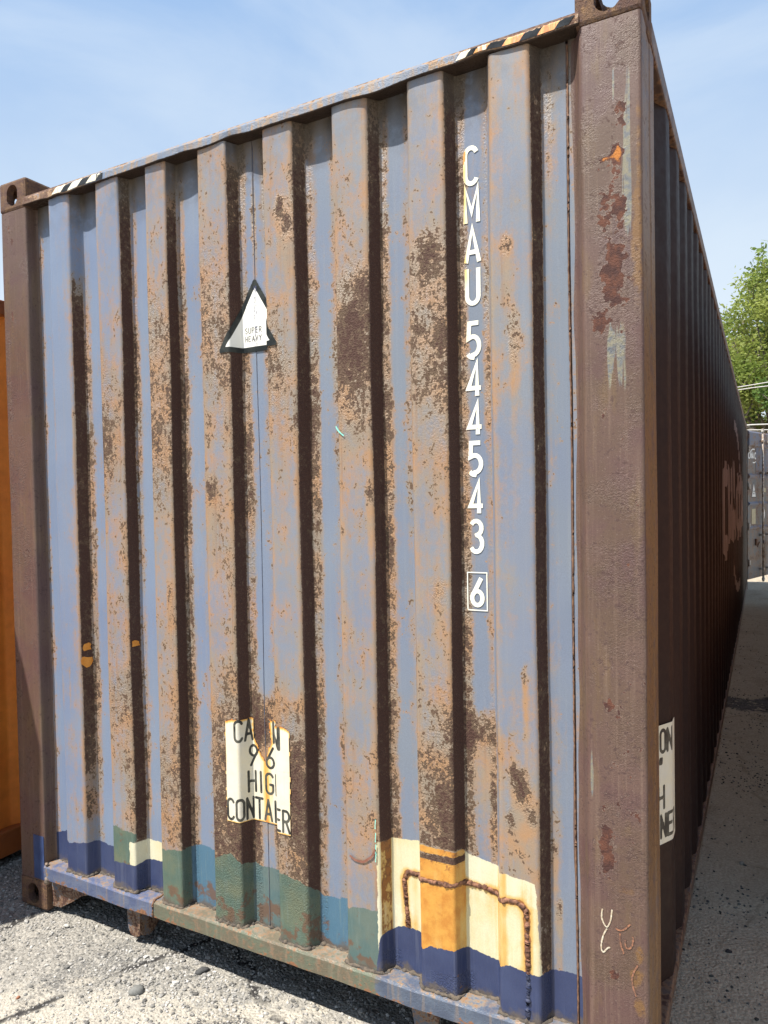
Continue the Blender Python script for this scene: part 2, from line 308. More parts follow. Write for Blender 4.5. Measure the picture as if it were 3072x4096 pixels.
class MB:
    def __init__(s): s.v = []; s.f = []
    def box(s, x0, x1, y0, y1, z0, z1, ch=0.0):
        b = len(s.v)
        if ch <= 0:
            s.v += [(x0, y0, z0), (x1, y0, z0), (x1, y1, z0), (x0, y1, z0), (x0, y0, z1), (x1, y0, z1), (x1, y1, z1), (x0, y1, z1)]
            s.f += [tuple(b + i for i in q) for q in ((0, 3, 2, 1), (4, 5, 6, 7), (0, 1, 5, 4), (1, 2, 6, 5), (2, 3, 7, 6), (3, 0, 4, 7))]
        else:
            bm = bmesh.new(); bmesh.ops.create_cube(bm, size=1)
            for v in bm.verts: v.co = Vector(((x0 + x1) / 2 + v.co.x * (x1 - x0), (y0 + y1) / 2 + v.co.y * (y1 - y0), (z0 + z1) / 2 + v.co.z * (z1 - z0)))
            bmesh.ops.bevel(bm, geom=list(bm.edges), offset=ch, segments=2, affect='EDGES', profile=0.5)
            s.bm(bm)
        return s
    def bm(s, bm, M=None):
        b = len(s.v); bm.verts.index_update()
        s.v += [tuple((M @ v.co) if M else v.co) for v in bm.verts]
        s.f += [tuple(b + v.index for v in f.verts) for f in bm.faces]; bm.free(); return s
    def prism(s, poly, axis, a, b_):
        """poly: list of 2D points; axis: 'x','y','z' extrusion axis"""
        n = len(poly); o = len(s.v)
        mk = {'x': lambda p, t: (t, p[0], p[1]), 'y': lambda p, t: (p[0], t, p[1]), 'z': lambda p, t: (p[0], p[1], t)}[axis]
        s.v += [mk(p, a) for p in poly] + [mk(p, b_) for p in poly]
        s.f += [tuple(o + i for i in range(n))[::-1], tuple(o + n + i for i in range(n))]
        s.f += [(o + i, o + (i + 1) % n, o + n + (i + 1) % n, o + n + i) for i in range(n)]
        return s
    def tube(s, pts, rad, n=6, cap=True):
        pts = [Vector(p) for p in pts]; o = len(s.v); k = len(pts)
        for i, p in enumerate(pts):
            d = (pts[min(i + 1, k - 1)] - pts[max(i - 1, 0)]).normalized()
            u = d.cross(Vector((0, 0, 1)))
            if u.length < 0.1: u = d.cross(Vector((1, 0, 0)))
            u.normalize(); w = d.cross(u); r = rad[i] if isinstance(rad, (list, tuple)) else rad
            s.v += [tuple(p + (u * cos(2 * pi * j / n) + w * sin(2 * pi * j / n)) * r) for j in range(n)]
        for i in range(k - 1):
            s.f += [(o + i * n + j, o + i * n + (j + 1) % n, o + (i + 1) * n + (j + 1) % n, o + (i + 1) * n + j) for j in range(n)]
        if cap: s.f += [tuple(o + j for j in range(n)), tuple(o + (k - 1) * n + j for j in range(n))[::-1]]
        return s
    def build(s, name, mat, parent=None, smooth=False, attrs=None):
        o = mesh_obj(name, s.v, s.f, mat, parent, smooth, attrs)
        bm = bmesh.new(); bm.from_mesh(o.data); bmesh.ops.recalc_face_normals(bm, faces=bm.faces); bm.to_mesh(o.data); bm.free()
        return o

def fillet(pts, rad=0.006, seg=3):
    out = [Vector(pts[0])]
    for i in range(1, len(pts) - 1):
        p = Vector(pts[i]); a = (Vector(pts[i - 1]) - p); b = (Vector(pts[i + 1]) - p)
        ra = min(rad, a.length * 0.4, b.length * 0.4); A = p + a.normalized() * ra; B = p + b.normalized() * ra
        for k in range(seg + 1):
            t = k / seg; out.append(A * (1 - t) ** 2 + p * 2 * t * (1 - t) + B * t * t)
    out.append(Vector(pts[-1])); return out
def resample(pts, step):
    out = []
    for a, b in zip(pts[:-1], pts[1:]):
        n = max(1, int(math.ceil((b - a).length / step)))
        out += [a.lerp(b, k / n) for k in range(n)]
    out.append(pts[-1]); return out
def interp(x, xs, ys): return float(np.interp(x, xs, ys))

# ------------------------------------------------------------------ the setting: ground
def axis(lims, fine, lo, hi, grow=1.22):
    a = list(np.arange(lims[0], lims[1] + 1e-6, fine)); st = fine
    left = []; x = lims[0]
    while x > lo: st *= grow; x -= st; left.append(x)
    st = fine; x = lims[1]; right = []
    while x < hi: st *= grow; x += st; right.append(x)
    return left[::-1] + a + right
def ground_h(x, y):
    h = 0.010 * mnoise.fractal(Vector((x * 1.3, y * 1.3, 0)), 1.0, 2.0, 4) + 0.006 * mnoise.noise(Vector((x * 9, y * 9, 3)))
    h += 0.0035 * mnoise.noise(Vector((x * 28, y * 28, 7)))
    h = min(h, 0.012) - 0.012
    # a shallow dip of loose gravel under the front rail
    h -= 0.020 * math.exp(-((y - 0.35) / 0.35) ** 2) * (1 if 0.3 < x < 2.2 else 0.3)
    return h if abs(x) < 12 and -8 < y < 20 else -0.02
def mat_ground():
    m = Mat('concrete_yard', 0.9, spec=0.25); P = m.P; x, y, z = m.xyz()
    nA = m.noise(1.6, 6, 0.62); nB = m.noise(14, 5, 0.65); nC = m.noise(90, 4, 0.7); nD = m.noise(300, 2, 0.6)
    col = m.mix(m.mr(nA, 0.35, 0.65), (0.42, 0.385, 0.320), (0.355, 0.328, 0.280))
    col = m.mix(m.math('MULTIPLY', m.mr(nB, 0.45, 0.7), 0.45), col, (0.30, 0.282, 0.25))
    # aggregate speckle
    vd = m.vor(75, 'F1'); vc = m.xyz(m.t.nodes[-1].outputs['Color'])[0]
    agg = m.math('LESS_THAN', vd, m.math('MULTIPLY', m.mr(vc, 0.45, 1.0), 0.5))
    col = m.mix(m.math('MULTIPLY', agg, 0.45), col, m.mix(vc, (0.14, 0.138, 0.13), (0.42, 0.39, 0.34)))
    col = m.mul(col, m.mr(nC, 0.3, 0.7, 0.78, 1.18, False))
    # loose dark grit in patches
    grit = m.math('MULTIPLY', m.mr(m.math('ADD', m.noise(2.4, 4, 0.6), m.math('MULTIPLY', nB, 0.22)), 0.66, 0.74), m.mr(m.noise(120, 3, 0.7), 0.44, 0.54))
    col = m.mix(grit, col, (0.045, 0.045, 0.048))
    # grey gravel zone in front of and below the front rail
    gz = m.math('MULTIPLY', m.mr(m.math('ADD', m.math('SUBTRACT', y, m.mr(x, 0.2, 1.3, -0.42, -0.02)), m.math('MULTIPLY', m.math('SUBTRACT', nB, 0.5), 0.6)), -0.06, 0.12), m.mr(x, 2.36, 2.30))
    gv = m.vor(95, 'F1', out=1); g1 = m.xyz(gv)[0]
    col = m.mix(m.math('MULTIPLY', gz, 0.7), col, m.mul(m.mix(g1, (0.13, 0.128, 0.122), (0.33, 0.315, 0.285)), m.mr(nC, 0.3, 0.7, 0.6, 1.2, False)))
    # cracks
    ck = m.vor(0.9, 'DISTANCE_TO_EDGE', m.add(m.sc(P, (1, 1, 0)), m.sc(m.noise(3.5, 5, 0.65), (0.25, 0.25, 0))))
    crack = m.mr(ck, 0.009, 0.003)
    col = m.mix(m.math('MULTIPLY', crack, m.mr(m.noise(5, 3), 0.40, 0.55)), col, (0.035, 0.033, 0.032))
    # asphalt fill in the lane on the right
    lane = m.math('MULTIPLY', m.mr(m.math('ADD', x, m.math('MULTIPLY', m.math('SUBTRACT', nB, 0.5), 0.25)), 2.28, 2.44), m.mr(m.math('ADD', y, m.math('MULTIPLY', m.math('SUBTRACT', nB, 0.5), 0.8)), -0.2, 0.5))
    band = m.math('ABSOLUTE', m.math('SUBTRACT', m.math('ADD', y, m.math('MULTIPLY', m.math('SUBTRACT', m.noise(4, 4), 0.5), 0.6)), 2.75))
    b2 = m.math('ABSOLUTE', m.math('SUBTRACT', m.math('ADD', y, m.math('MULTIPLY', m.math('SUBTRACT', m.noise(3, 4), 0.5), 0.9)), 4.4))
    tar = m.mr(b2, 0.20, 0.10)
    tar = m.math('MULTIPLY', m.math('MULTIPLY', tar, lane), m.mr(m.noise(16, 4, 0.7), 0.36, 0.46))
    col = m.mix(m.math('MULTIPLY', lane, 0.75), col, m.mix(nB, (0.43, 0.345, 0.245), (0.31, 0.25, 0.175)))  # warm tint in the lane's base colour stands in for bounce light
    col = m.mul(col, m.mixf(lane, 1.0, m.mr(nC, 0.3, 0.7, 0.75, 1.2, False)))
    col = m.mix(m.math('MULTIPLY', tar, 0.9), col, m.mul(m.mix(g1, (0.028, 0.028, 0.03), (0.10, 0.10, 0.10)), 1.0))
    sp = m.math('MULTIPLY', m.math('MULTIPLY', m.math('LESS_THAN', vd, 0.22), m.math('GREATER_THAN', vc, 0.72)), m.math('MULTIPLY', lane, m.mr(m.noise(1.4, 3), 0.45, 0.55)))
    col = m.mix(m.math('MULTIPLY', sp, 0.45), col, (0.06, 0.055, 0.05))
    hg = m.math('ADD', m.math('MULTIPLY', m.noise(90, 3, 0.7), 1.2), m.math('MULTIPLY', m.vor(95, 'F1'), -0.8))
    return m.done(col, 0.92, m.bump(hg, 0.007, 0.9))
xs = axis((-0.6, 2.9), 0.022, -400, 400); ys = axis((-0.75, 2.6), 0.022, -300, 900)
gv = [(x, y, ground_h(x, y)) for y in ys for x in xs]; nx = len(xs)
gf = [(j * nx + i, j * nx + i + 1, (j + 1) * nx + i + 1, (j + 1) * nx + i) for j in range(len(ys) - 1) for i in range(nx - 1)]
g = mesh_obj('ground', gv, gf, mat_ground(), None, True); tag(g, kind='structure', label='pale cracked concrete yard with loose gravel')

# ------------------------------------------------------------------ the blue container
CONT = empty('shipping_container', (1.219, 6.096, 0))
tag(CONT, 'large rust-streaked blue container with white CMAU number, its front end facing us', 'container')
OFF = Vector((-1.219, -6.096, 0))
class Sub:   # parts are modelled in yard coordinates; this anchors them to the thing
    pass
def child(o, parent=CONT):
    o.parent = parent
    if parent is CONT: o.matrix_parent_inverse = Matrix.Translation(-Vector((1.219, 6.096, 0)))
    return o

YR, YC = 0.004, 0.050
RAISED = [(0.284, 0.394), (0.543, 0.655), (0.790, 0.884), (1.031, 1.147), (1.301, 1.409), (1.558, 1.672), (1.806, 1.915), (2.047, 2.157)]
FL_END = [0.415, 0.672, 0.894, 1.168, 1.434, 1.694, 1.935, 2.179]
prof = [(0.165, YC)]
for (a, b), e in zip(RAISED, FL_END): prof += [(a - 0.019, YC), (a, YR), (b, YR), (e, YC)]
prof += [(2.30, YC)]
PROF = resample(fillet(prof, 0.008, 3), 0.0085)
PS = [0.0]
for a, b in zip(PROF[:-1], PROF[1:]): PS.append(PS[-1] + (b - a).length)
PXx = [p.x for p in PROF]; PYy = [p.y for p in PROF]
def s_of_x(x): return interp(x, PXx, PS)
def prof_at(s, off=0.0):
    x = interp(s, PS, PXx); y = interp(s, PS, PYy)
    d = Vector((interp(s + 0.002, PS, PXx) - interp(s - 0.002, PS, PXx), interp(s + 0.002, PS, PYy) - interp(s - 0.002, PS, PYy))).normalized()
    n = Vector((d.y, -d.x))          # outward (towards -y)
    if n.y > 0: n = -n
    return x + n.x * off, y + n.y * off

def row(sx, t):
    k = min(max(t * 26 - 0.5, 0), 25); i = int(k); f = k - i; j = min(i + 1, 25)
    return (int(sx[i]) * (1 - f) + int(sx[j]) * f) / 9.0
R_L = ["00000000000000000111111111", "33223456787553344455443322", "33345666677533333333666533", "44455665443444333456678887", "33344567644333333455666554", "22344578654433333333444322", "22333666544332334446677764", "33222344332222222234344322"]
R_R = ["21122101111233333333333322", "21122344444335454566556532", "33334655665544455555566654", "43345676554445544566778877", "34553335454333333345888875", "34444767653333333334454433", "34434777655443344578999997", "33222211111111111223443322"]
FLK = ["23346777777777777765554433", "45678888888888888887776655", "34688888999999999998887766", "35677788888888888888888877", "45678888888888888888888877", "45678888888888888888888877", "56788999999999999999999988", "66667767766677777766666555"]
C_L = ["22333333333333333333333333", "11344555555555566666554433", "23344566655444334444444333", "33455566666777777777766554", "55444666677765555555578866", "54445566777776666666555555", "54445566666666666666666655", "65555666666666666666677665", "44332222222222222222222222"]
C_R = ["00000000000000000000000000", "00000000000000000000000111", "33110000000000000000011111", "22233333323333333333433333", "55544555433333333333367755", "44444455544443333344444444", "33333344544443333333333333", "44444555554444444446875444", "66544444333333333333333333"]
BLOBS = [(2.11, 2.03, .020, .10, .5), (2.09, 2.28, .016, .03, .6), (2.125, 1.13, .012, .03, .6), (2.115, 0.83, .020, .05, .8), (2.09, 0.86, .012, .03, .5), (2.08, 0.74, .012, .03, .5), (2.14, 0.76, .012, .03, .5),
         (1.36, 2.53, .015, .03, .7), (1.385, 2.48, .014, .03, .6), (1.86, 2.30, .05, .06, .35), (1.63, 2.14, .05, .10, .4), (1.60, 2.02, .05, .12, .3), (1.225, 2.52, .010, .16, .7), (1.225, 0.90, .05, .05, .8), (1.214, 0.83, .035, .05, .95), (1.26, 0.95, .1, .03, .2), (1.10, 0.70, .05, .16, .25), (1.38, 0.72, .04, .2, .3), (1.06, 1.66, .025, .04, .6),
         (1.985, 0.945, .05, .05, .7), (0.39, 1.95, .006, .02, .6), (0.33, 0.98, .006, .02, .5), (0.86, 1.30, .01, .03, .6), (1.88, 1.35, .03, .05, .35), (1.66, 1.64, .012, .03, .6), (2.19, 0.66, .008, .02, .6), (2.20, 0.5, .008, .025, .6)]
def rust_at(x, y, z, nrm_flank, idx, u):
    t = (2.785 - z) / 2.585
    kind = nrm_flank
    if kind == 'r': v = row(R_L[idx], t) * (1 - u) + row(R_R[idx], t) * u
    elif kind == 'f': v = row(FLK[idx], t); v = v + 0.48 * min(1, max(0, (v - 0.34) / 0.2))
    elif kind == 'h': v = row(R_L[idx], t)
    else:
        l = row(C_L[idx], t); r_ = row(C_R[idx], t); cen = 0.30 * max(l, r_)
        wl = min(1.0, max(0.0, (0.40 - u) / 0.20)); wr = min(1.0, max(0.0, (u - 0.66) / 0.20))
        v = cen + (0.18 + 0.85 * l - cen) * wl * min(1, l * 4) + (0.10 + 0.90 * r_ - cen) * wr * min(1, r_ * 3)
    for bx, bz, sx, sz, am in BLOBS: v += am * math.exp(-((x - bx) / sx) ** 2 - ((z - bz) / sz) ** 2)
    if x > 2.249: v += 0.20
    return v * 0.86 - 0.02
def classify(x, y):
    for i, ((a, b), e) in enumerate(zip(RAISED, FL_END)):
        if a - 0.001 <= x <= b + 0.001: return 'r', i, (x - a) / (b - a)
        if b < x < e - 0.001: return 'f', i, (x - b) / (e - b)
        if a - 0.020 < x < a: return 'h', i, 0.5
    edges = [0.165] + FL_END; ends = [a - 0.019 for a, b in RAISED] + [2.30]
    for i in range(9):
        if edges[i] - 0.002 <= x <= ends[i] + 0.002: return 'c', i, (x - edges[i]) / (ends[i] - edges[i])
    return 'c', 0, 0.5
NAVY_L = ([.15, .187, .26, .30, .40, .42, .49, .545, .65, .672, .75, .772], [.30, .31, .335, .308, .327, .32, .312, .29, .295, .304, .312, .312])
NAVY_R = ([1.66, 1.675, 1.725, 1.778, 1.81, 1.837, 1.93, 1.95, 2.03, 2.062, 2.156, 2.19, 2.3], [.27, .31, .329, .329, .309, .323, .329, .32, .31, .334, .329, .33, .336])
GREEN = ([.77, .9, .937, .996, 1.04, 1.057, 1.108, 1.147, 1.197, 1.273, 1.30, 1.39, 1.415, 1.44, 1.53, 1.57, 1.668], [.383, .403, .412, .408, .41, .417, .436, .41, .395, .397, .415, .407, .39, .352, .364, .371, .385])
CREAM = ([1.665, 1.70, 1.79, 1.81, 1.928, 1.94, 2.03, 2.06, 2.146, 2.16], [.59, .592, .60, .615, .612, .595, .580, .584, .578, .57])
def clamp1(v): return max(-0.2, min(0.2, v))
def sdf_paint(x, z, kind, idx):
    nl = min(interp(x, *NAVY_L) - z, 0.772 - x); nr = min(interp(x, *NAVY_R) - z, x - 1.668 + (0.30 - z) * 0.10)
    navy = max(nl, nr)
    g1 = min(0.425 - (x - .55) * .15 - z, z - 0.285, x - 0.536, 0.655 - x); g2 = min(interp(x, *GREEN) - z, x - 0.780, 1.668 - x)
    green = max(g1, g2)
    c1 = min(0.380 - z, z - 0.292, x - 0.626, 0.772 - x); c2 = min(interp(x, *CREAM) - z, z - 0.26, x - 1.664, 2.146 + (0.58 - z) * .06 - x)
    if kind in 'rf' and idx == 6 and 0.572 < z < 0.596: c2 = min(c2, -min(z - 0.572, 0.596 - z))
    cream = max(c1, c2)
    teal = 0.9 if (kind == 'c' and idx in (3, 5)) else (0.35 if kind == 'c' and idx == 4 else (0.25 if idx == 5 else 0.05))
    stain = 0.05
    if z < 0.62 and x > 1.6:
        stain = {('r', 6): 0.88, ('f', 6): 0.74, ('f', 5): 0.66, ('h', 6): 0.6, ('h', 7): 0.5}.get((kind, idx), 0.14)
        if kind == 'r' and idx == 7 and x < 2.068: stain = 0.45
    elif x < 0.8: stain = 0.2 if x < .672 else 0.05
    cr = 0.0
    if kind == 'f' and idx == 5: cr = 0.62
    d = weld_dist(x, z)
    cr = max(cr, 0.95 - d / 0.020) if x > 1.6 else cr
    if idx == 6 and kind in 'rf' and z > .51: cr = max(cr, 0.42)
    if x > 1.74 and d < 0.12 and z < 0.51: stain += 0.22 * (1 - d / 0.12)
    stain = max(stain, 0.9 - d / 0.03)
    return navy, green, cream, teal, stain, cr
WELD = [(1.742, .335), (1.732, .472), (1.745, .497), (1.782, .499), (1.814, .513), (1.926, .516), (1.936, .511), (2.033, .502), (2.064, .513), (2.101, .514), (2.122, .497), (2.124, .333), (2.123, .200)]
def weld_dist(x, z):
    d = 9
    for (ax, az), (bx, bz) in zip(WELD[:-1], WELD[1:]):
        vx, vz = bx - ax, bz - az; t = max(0, min(1, ((x - ax) * vx + (z - az) * vz) / (vx * vx + vz * vz)))
        d = min(d, math.hypot(x - ax - vx * t, z - az - vz * t))
    return d

def wall_disp(x, z):
    return (0.004 * mnoise.noise(Vector((round(x * 8) * 0.7, z * 1.7, 9))), 0.0022 * mnoise.noise(Vector((x * 3, z * 2.2, 1))) + 0.0012 * mnoise.noise(Vector((x * 11, z * 6, 5))))
def wall_pt(s, z, off):
    x, y = prof_at(s, off); x0 = interp(s, PS, PXx); d = wall_disp(x0, z); return (x + d[0], y + d[1], z)
def front_sheet(x0, x1, yoff):
    zs = list(np.linspace(0.165, 2.785, 300)); nz = len(zs)
    pts = [p for p in PROF if x0 - 1e-6 <= p.x <= x1 + 1e-6]
    verts = []; A = {k: [] for k in ('rust', 'halo', 'navy', 'green', 'cream', 'teal', 'stain', 'creamrust', 'grey', 'top_dark')}
    for p in pts:
        k, i, u = classify(p.x, p.y); run = 0.0; colr = []
        for z in zs: colr.append(rust_at(p.x, p.y, z, k, i, u))
        # streaks run down: halo decays below rusty places
        hal = [0] * nz; run = 0
        for q in range(nz - 1, -1, -1):
            run = max(run * 0.975, colr[q]); hal[q] = run * 0.86 + (0.10 if k == 'r' else 0.03) + (0.16 * max(0, 1 - min(u, 1 - u) / 0.2) if k == 'r' else 0)
        for q, z in enumerate(zs):
            xw, wob = wall_disp(p.x, z)
            verts.append((p.x + xw, p.y + wob + yoff, z))
            n_, g_, c_, t_, s_, cr_ = sdf_paint(p.x, z, k, i) if z < 0.75 else (-.2, -.2, -.2, 0, 0, 0)
            A['rust'].append(colr[q] if c_ < 0 else min(colr[q], .2)); gm_ = min(1, max(0, (z - 2.60) / 0.15)) * (1.0 if k == 'c' else (0.9 if k in 'fh' else 0.25)); A['top_dark'].append(gm_ * (0.75 + 0.35 * abs(2 * u - 1))); A['grey'].append((1.0 if k in 'rf' else 0.25) * min(1, max(0, (p.x - .3) / .5))); A['halo'].append(hal[q]); A['navy'].append(clamp1(n_)); A['green'].append(clamp1(g_)); A['cream'].append(clamp1(c_))
            A['teal'].append(t_); A['stain'].append(s_); A['creamrust'].append(cr_)
    faces = [(i * nz + j, (i + 1) * nz + j, (i + 1) * nz + j + 1, i * nz + j + 1) for i in range(len(pts) - 1) for j in range(nz - 1)]
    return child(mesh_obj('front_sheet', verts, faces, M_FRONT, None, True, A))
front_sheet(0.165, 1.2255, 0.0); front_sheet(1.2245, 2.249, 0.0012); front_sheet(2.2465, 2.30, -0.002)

def lumpy(pts, rad, name, mat, n=7, jit=0.35, step=0.006, flat=1.0, parent=CONT, seed=0):
    P_ = resample([Vector(p) for p in pts], step); r_ = random.Random(seed)
    nz_ = lambda k, c: mnoise.noise(Vector((k * 0.42, c * 7.3, seed * 3.1))) + 0.5 * mnoise.noise(Vector((k * 1.3, c * 5.1, seed)))
    rr = [rad * max(0.35, 1 + jit * 1.5 * nz_(k, 0) + 0.12 * (r_.random() - .5)) for k in range(len(P_))]
    P_ = [p + Vector((nz_(k, 1), nz_(k, 2) * .5, nz_(k, 3))) * rad * jit * 1.2 for k, p in enumerate(P_)]
    o = MB().tube(P_, rr, n).build(name, mat, None, True); child(o, parent); return o
# weld seams of the end wall
M_SEAM = mat_plain('painted_seam', (0.10, 0.13, 0.21), (0.12, 0.12, 0.15), .6, 14, .001)
for k, (x, zz) in enumerate(((1.2247, (0.20, 2.77)), (2.2468, (0.20, 2.77)))):
    lumpy([(x + 0.0015 * sin(z * 5), YC + wall_disp(x, z)[1] - (0.003 if k else 0), z) for z in np.linspace(zz[0], zz[1], 120)], 0.0026 if k else 0.0009, 'weld_seam', M_WELD if k else M_SEAM, 5, 0.45, seed=k)
M_RWELD = mat_plain('ragged_rusty_weld', (0.075, 0.034, 0.022), (0.26, 0.125, 0.075), .9, 70, .004)
# repair weld outline on the cream patch, following the corrugation
wp = []
for (ax, az), (bx, bz) in zip(WELD[:-1], WELD[1:]):
    n = max(2, int(math.hypot(bx - ax, bz - az) / 0.006))
    for k in range(n):
        t = k / n; X = ax + (bx - ax) * t; wp.append(wall_pt(s_of_x(X), az + (bz - az) * t + 0.004 * mnoise.noise(Vector((X * 30, az * 30 + t, 3))), -0.0040 + 0.0018 * mnoise.noise(Vector((X * 45, (az + (bz - az) * t) * 45, 1)))))
lumpy([p for p in wp if p[2] > .325], 0.0072, 'weld_bead', M_RWELD, 10, 0.34, 0.005, seed=5)
M_NAVYB = mat_plain('navy_over_weld', (0.026, 0.037, 0.092), (0.040, 0.045, 0.075), .5, 40, .003)
lumpy([p for p in wp if p[2] <= .328 and p[0] > 2], 0.0070, 'weld_bead', M_NAVYB, 10, 0.30, 0.005, seed=6)
M_GRIME = mat_plain('grimy_weld', (0.055, 0.047, 0.040), (0.125, 0.098, 0.072), .9, 40, .004)
# bead along the foot of the corrugation
foot = []
for s in np.arange(s_of_x(0.19), s_of_x(2.285), 0.006):
    foot.append(wall_pt(s, 0.1945 + 0.003 * mnoise.noise(Vector((s * 20, 0, 0))), 0.001))
lumpy(foot, 0.0056, 'weld_bead', M_GRIME, 6, 0.95, 0.009, seed=9)

# --- posts
POST_BL = {'L': dict(rust=[(.05, 2.70, .012, .03, .5), (.07, 2.66, .012, .04, .45), (.06, 2.37, .012, .04, .5), (.09, 1.72, .02, .06, .35), (.10, 1.45, .02, .05, .35), (.02, 1.9, .012, .6, .25), (.03, 2.1, .012, .3, .25), (.09, 1.3, .03, .1, .25), (.02, .9, .01, .3, .3)], scuff=[], ochre=[(.10, .3, .05, .2, .3)], fresh=[]),
           'R': dict(rust=[(2.388, 2.545, .013, .028, .75), (2.378, 2.455, .014, .028, .8), (2.345, 2.44, .016, .008, .7), (2.372, 2.40, .010, .015, .6), (2.36, 2.335, .026, .050, .72), (2.385, 2.29, .010, .05, .6), (2.345, 2.27, .012, .02, .6), (2.36, 2.12, .032, .09, .78), (2.375, 2.19, .02, .03, .6), (2.33, 2.03, .012, .02, .7), (2.34, 1.82, .012, .02, .5), (2.35, 0.395, .013, .02, .72), (2.39, 1.62, .03, .2, .12), (2.335, 0.74, .012, .04, .6), (2.34, 0.68, .016, .03, .55), (2.31, 1.02, .008, .015, .5), (2.345, 1.08, .010, .02, .5), (2.39, 1.1, .04, .35, .22), (2.38, 0.75, .05, .25, .18)],
                      scuff=[(2.372, 2.62, .008, .06, .8), (2.40, 2.55, .008, .16, .7), (2.36, 2.40, .04, .10, .42), (2.38, 2.0, .03, .06, .55), (2.355, 1.95, .010, .07, .75), (2.385, 1.90, .012, .06, .6), (2.30, 0.9, .004, .07, .7), (2.33, 1.6, .02, .05, .45), (2.40, 2.3, .010, .12, .6)],
                      ochre=[(2.425, 2.45, .010, .22, .6), (2.42, 2.2, .014, .12, .7), (2.40, .40, .014, .03, .9), (2.41, .33, .012, .02, .8), (2.415, .46, .01, .03, .7), (2.38, .62, .04, .05, .45), (2.42, .2, .012, .1, .6), (2.30, 1.3, .02, .5, .2), (2.38, 2.03, .03, .03, .4)],
                      fresh=[(2.38, 2.45, .008, .016, 1.0), (2.362, 2.21, .006, .012, .6), (2.345, 2.44, .02, .008, .6), (2.316, 1.50, .004, .035, 0.9)])}
def gs(bl, x, z): return sum(a * math.exp(-((x - bx) / (sx * 1.15)) ** 2 - ((z - bz) / (sz * 1.1)) ** 2) for bx, bz, sx, sz, a in bl)
def post(poly, key, name='corner_post', z0=0.118, z1=2.778):
    pts = resample(fillet([Vector((a, b)) for a, b in poly], 0.010, 4), 0.012); zs = np.linspace(z0, z1, 230); nz = len(zs)
    V = []; A = dict(rust=[], scuff=[], ochre=[], fresh=[]); D = POST_BL[key]
    for p in pts:
        for z in zs:
            w = 0.0016 * mnoise.noise(Vector((p.x * 6, p.y * 6, z * 3)))
            V.append((p.x + w, p.y + w, z)); fr = 1.0 if p.y < 0.02 else 0.3
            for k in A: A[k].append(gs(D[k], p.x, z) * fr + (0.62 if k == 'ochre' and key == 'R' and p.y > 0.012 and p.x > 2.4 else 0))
    F = [(i * nz + j, (i + 1) * nz + j, (i + 1) * nz + j + 1, i * nz + j + 1) for i in range(len(pts) - 1) for j in range(nz - 1)]
    return child(mesh_obj(name, V, F, M_POST, None, True, A))
post([(0.003, 0.17), (0.003, 0.003), (0.154, 0.003), (0.163, 0.050), (0.20, 0.056)], 'L')
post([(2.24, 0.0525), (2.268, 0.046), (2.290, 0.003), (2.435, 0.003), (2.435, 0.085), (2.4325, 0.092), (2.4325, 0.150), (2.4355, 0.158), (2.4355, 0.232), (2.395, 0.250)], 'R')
# navy repaint on the foot of the left post
MB().box(0.088, 0.150, 0.0012, 0.0025, 0.125, 0.300).build('paint_patch', mat_plain('navy_paint', (0.026, 0.044, 0.115), (0.040, 0.064, 0.15), 0.45, 14, 0.002), None)
child(bpy.data.objects['paint_patch'])
# rear posts
for x0, x1 in ((0.003, 0.09), (2.345, 2.436)):
    o = MB().box(x0, x1, 12.05, 12.18, 0.118, 2.778, 0.006).build('corner_post', mat_plain('pale_post', (0.20, 0.19, 0.16), (0.15, 0.12, 0.10), 0.6, 9, .002, .03) if x0 > 1 else M_SIDE, None); child(o)

# --- corner castings (hollow blocks with oval apertures)
def stadium(w, h, n=8):
    r = min(w, h) / 2; a = (max(w, h) - 2 * r) / 2; out = []
    for k in range(2 * n):
        t = 2 * pi * k / (2 * n) + pi / (2 * n)
        cx = a if cos(t) > 0 else -a
        out.append((cx + r * cos(t), r * sin(t)))
    return out if w >= h else [(y, x) for x, y in out]
def bool_mesh(base, cutters):
    tmp = []
    def add(mb, nm): 
        me = bpy.data.meshes.new(nm); me.from_pydata(mb.v, [], mb.f); bm = bmesh.new(); bm.from_mesh(me); bmesh.ops.recalc_face_normals(bm, faces=bm.faces); bm.to_mesh(me); bm.free()
        o = bpy.data.objects.new(nm, me); COL.objects.link(o); tmp.append(o); return o
    b = add(base, 'tmp')
    for c in cutters:
        co = add(c, 'tmpc'); md = b.modifiers.new('b', 'BOOLEAN'); md.operation = 'DIFFERENCE'; md.object = co; md.solver = 'EXACT'
    bpy.context.view_layer.update(); dg = bpy.context.evaluated_depsgraph_get()
    me = bpy.data.meshes.new_from_object(b.evaluated_get(dg))
    for o in tmp: bpy.data.objects.remove(o, do_unlink=True)
    return me
def casting_mesh(sx, top):
    """corner block, outer corner at local origin; extends +x*sx, +y, and up 0.118"""
    W, D, H = 0.162, 0.178, 0.118
    b = MB().box(0, W, 0, D, 0, H, 0.011)
    cav = MB().box(0.028, W - 0.014, 0.028, D - 0.014, 0.024, H - 0.024)
    cy = MB().prism([(W / 2 + px, H / 2 + pz) for px, pz in stadium(0.066, 0.083)], 'y', -0.02, 0.06)
    cx = MB().prism([(0.089 + py, H / 2 + pz) for py, pz in stadium(0.083, 0.060)], 'x', -0.02, 0.06)
    zz = (H - 0.05, H + 0.02) if top else (-0.02, 0.05)
    cz = MB().prism([(W / 2 + px, 0.089 + py) for px, py in stadium(0.066, 0.124)], 'z', *zz)
    me = bool_mesh(b, [cav, cy, cx, cz])
    if sx < 0:
        me.transform(Matrix.Scale(-1, 4, Vector((1, 0, 0)))); me.flip_normals()
    return me
CM = {(sx, tp): casting_mesh(sx, tp) for sx in (1, -1) for tp in (True, False)}
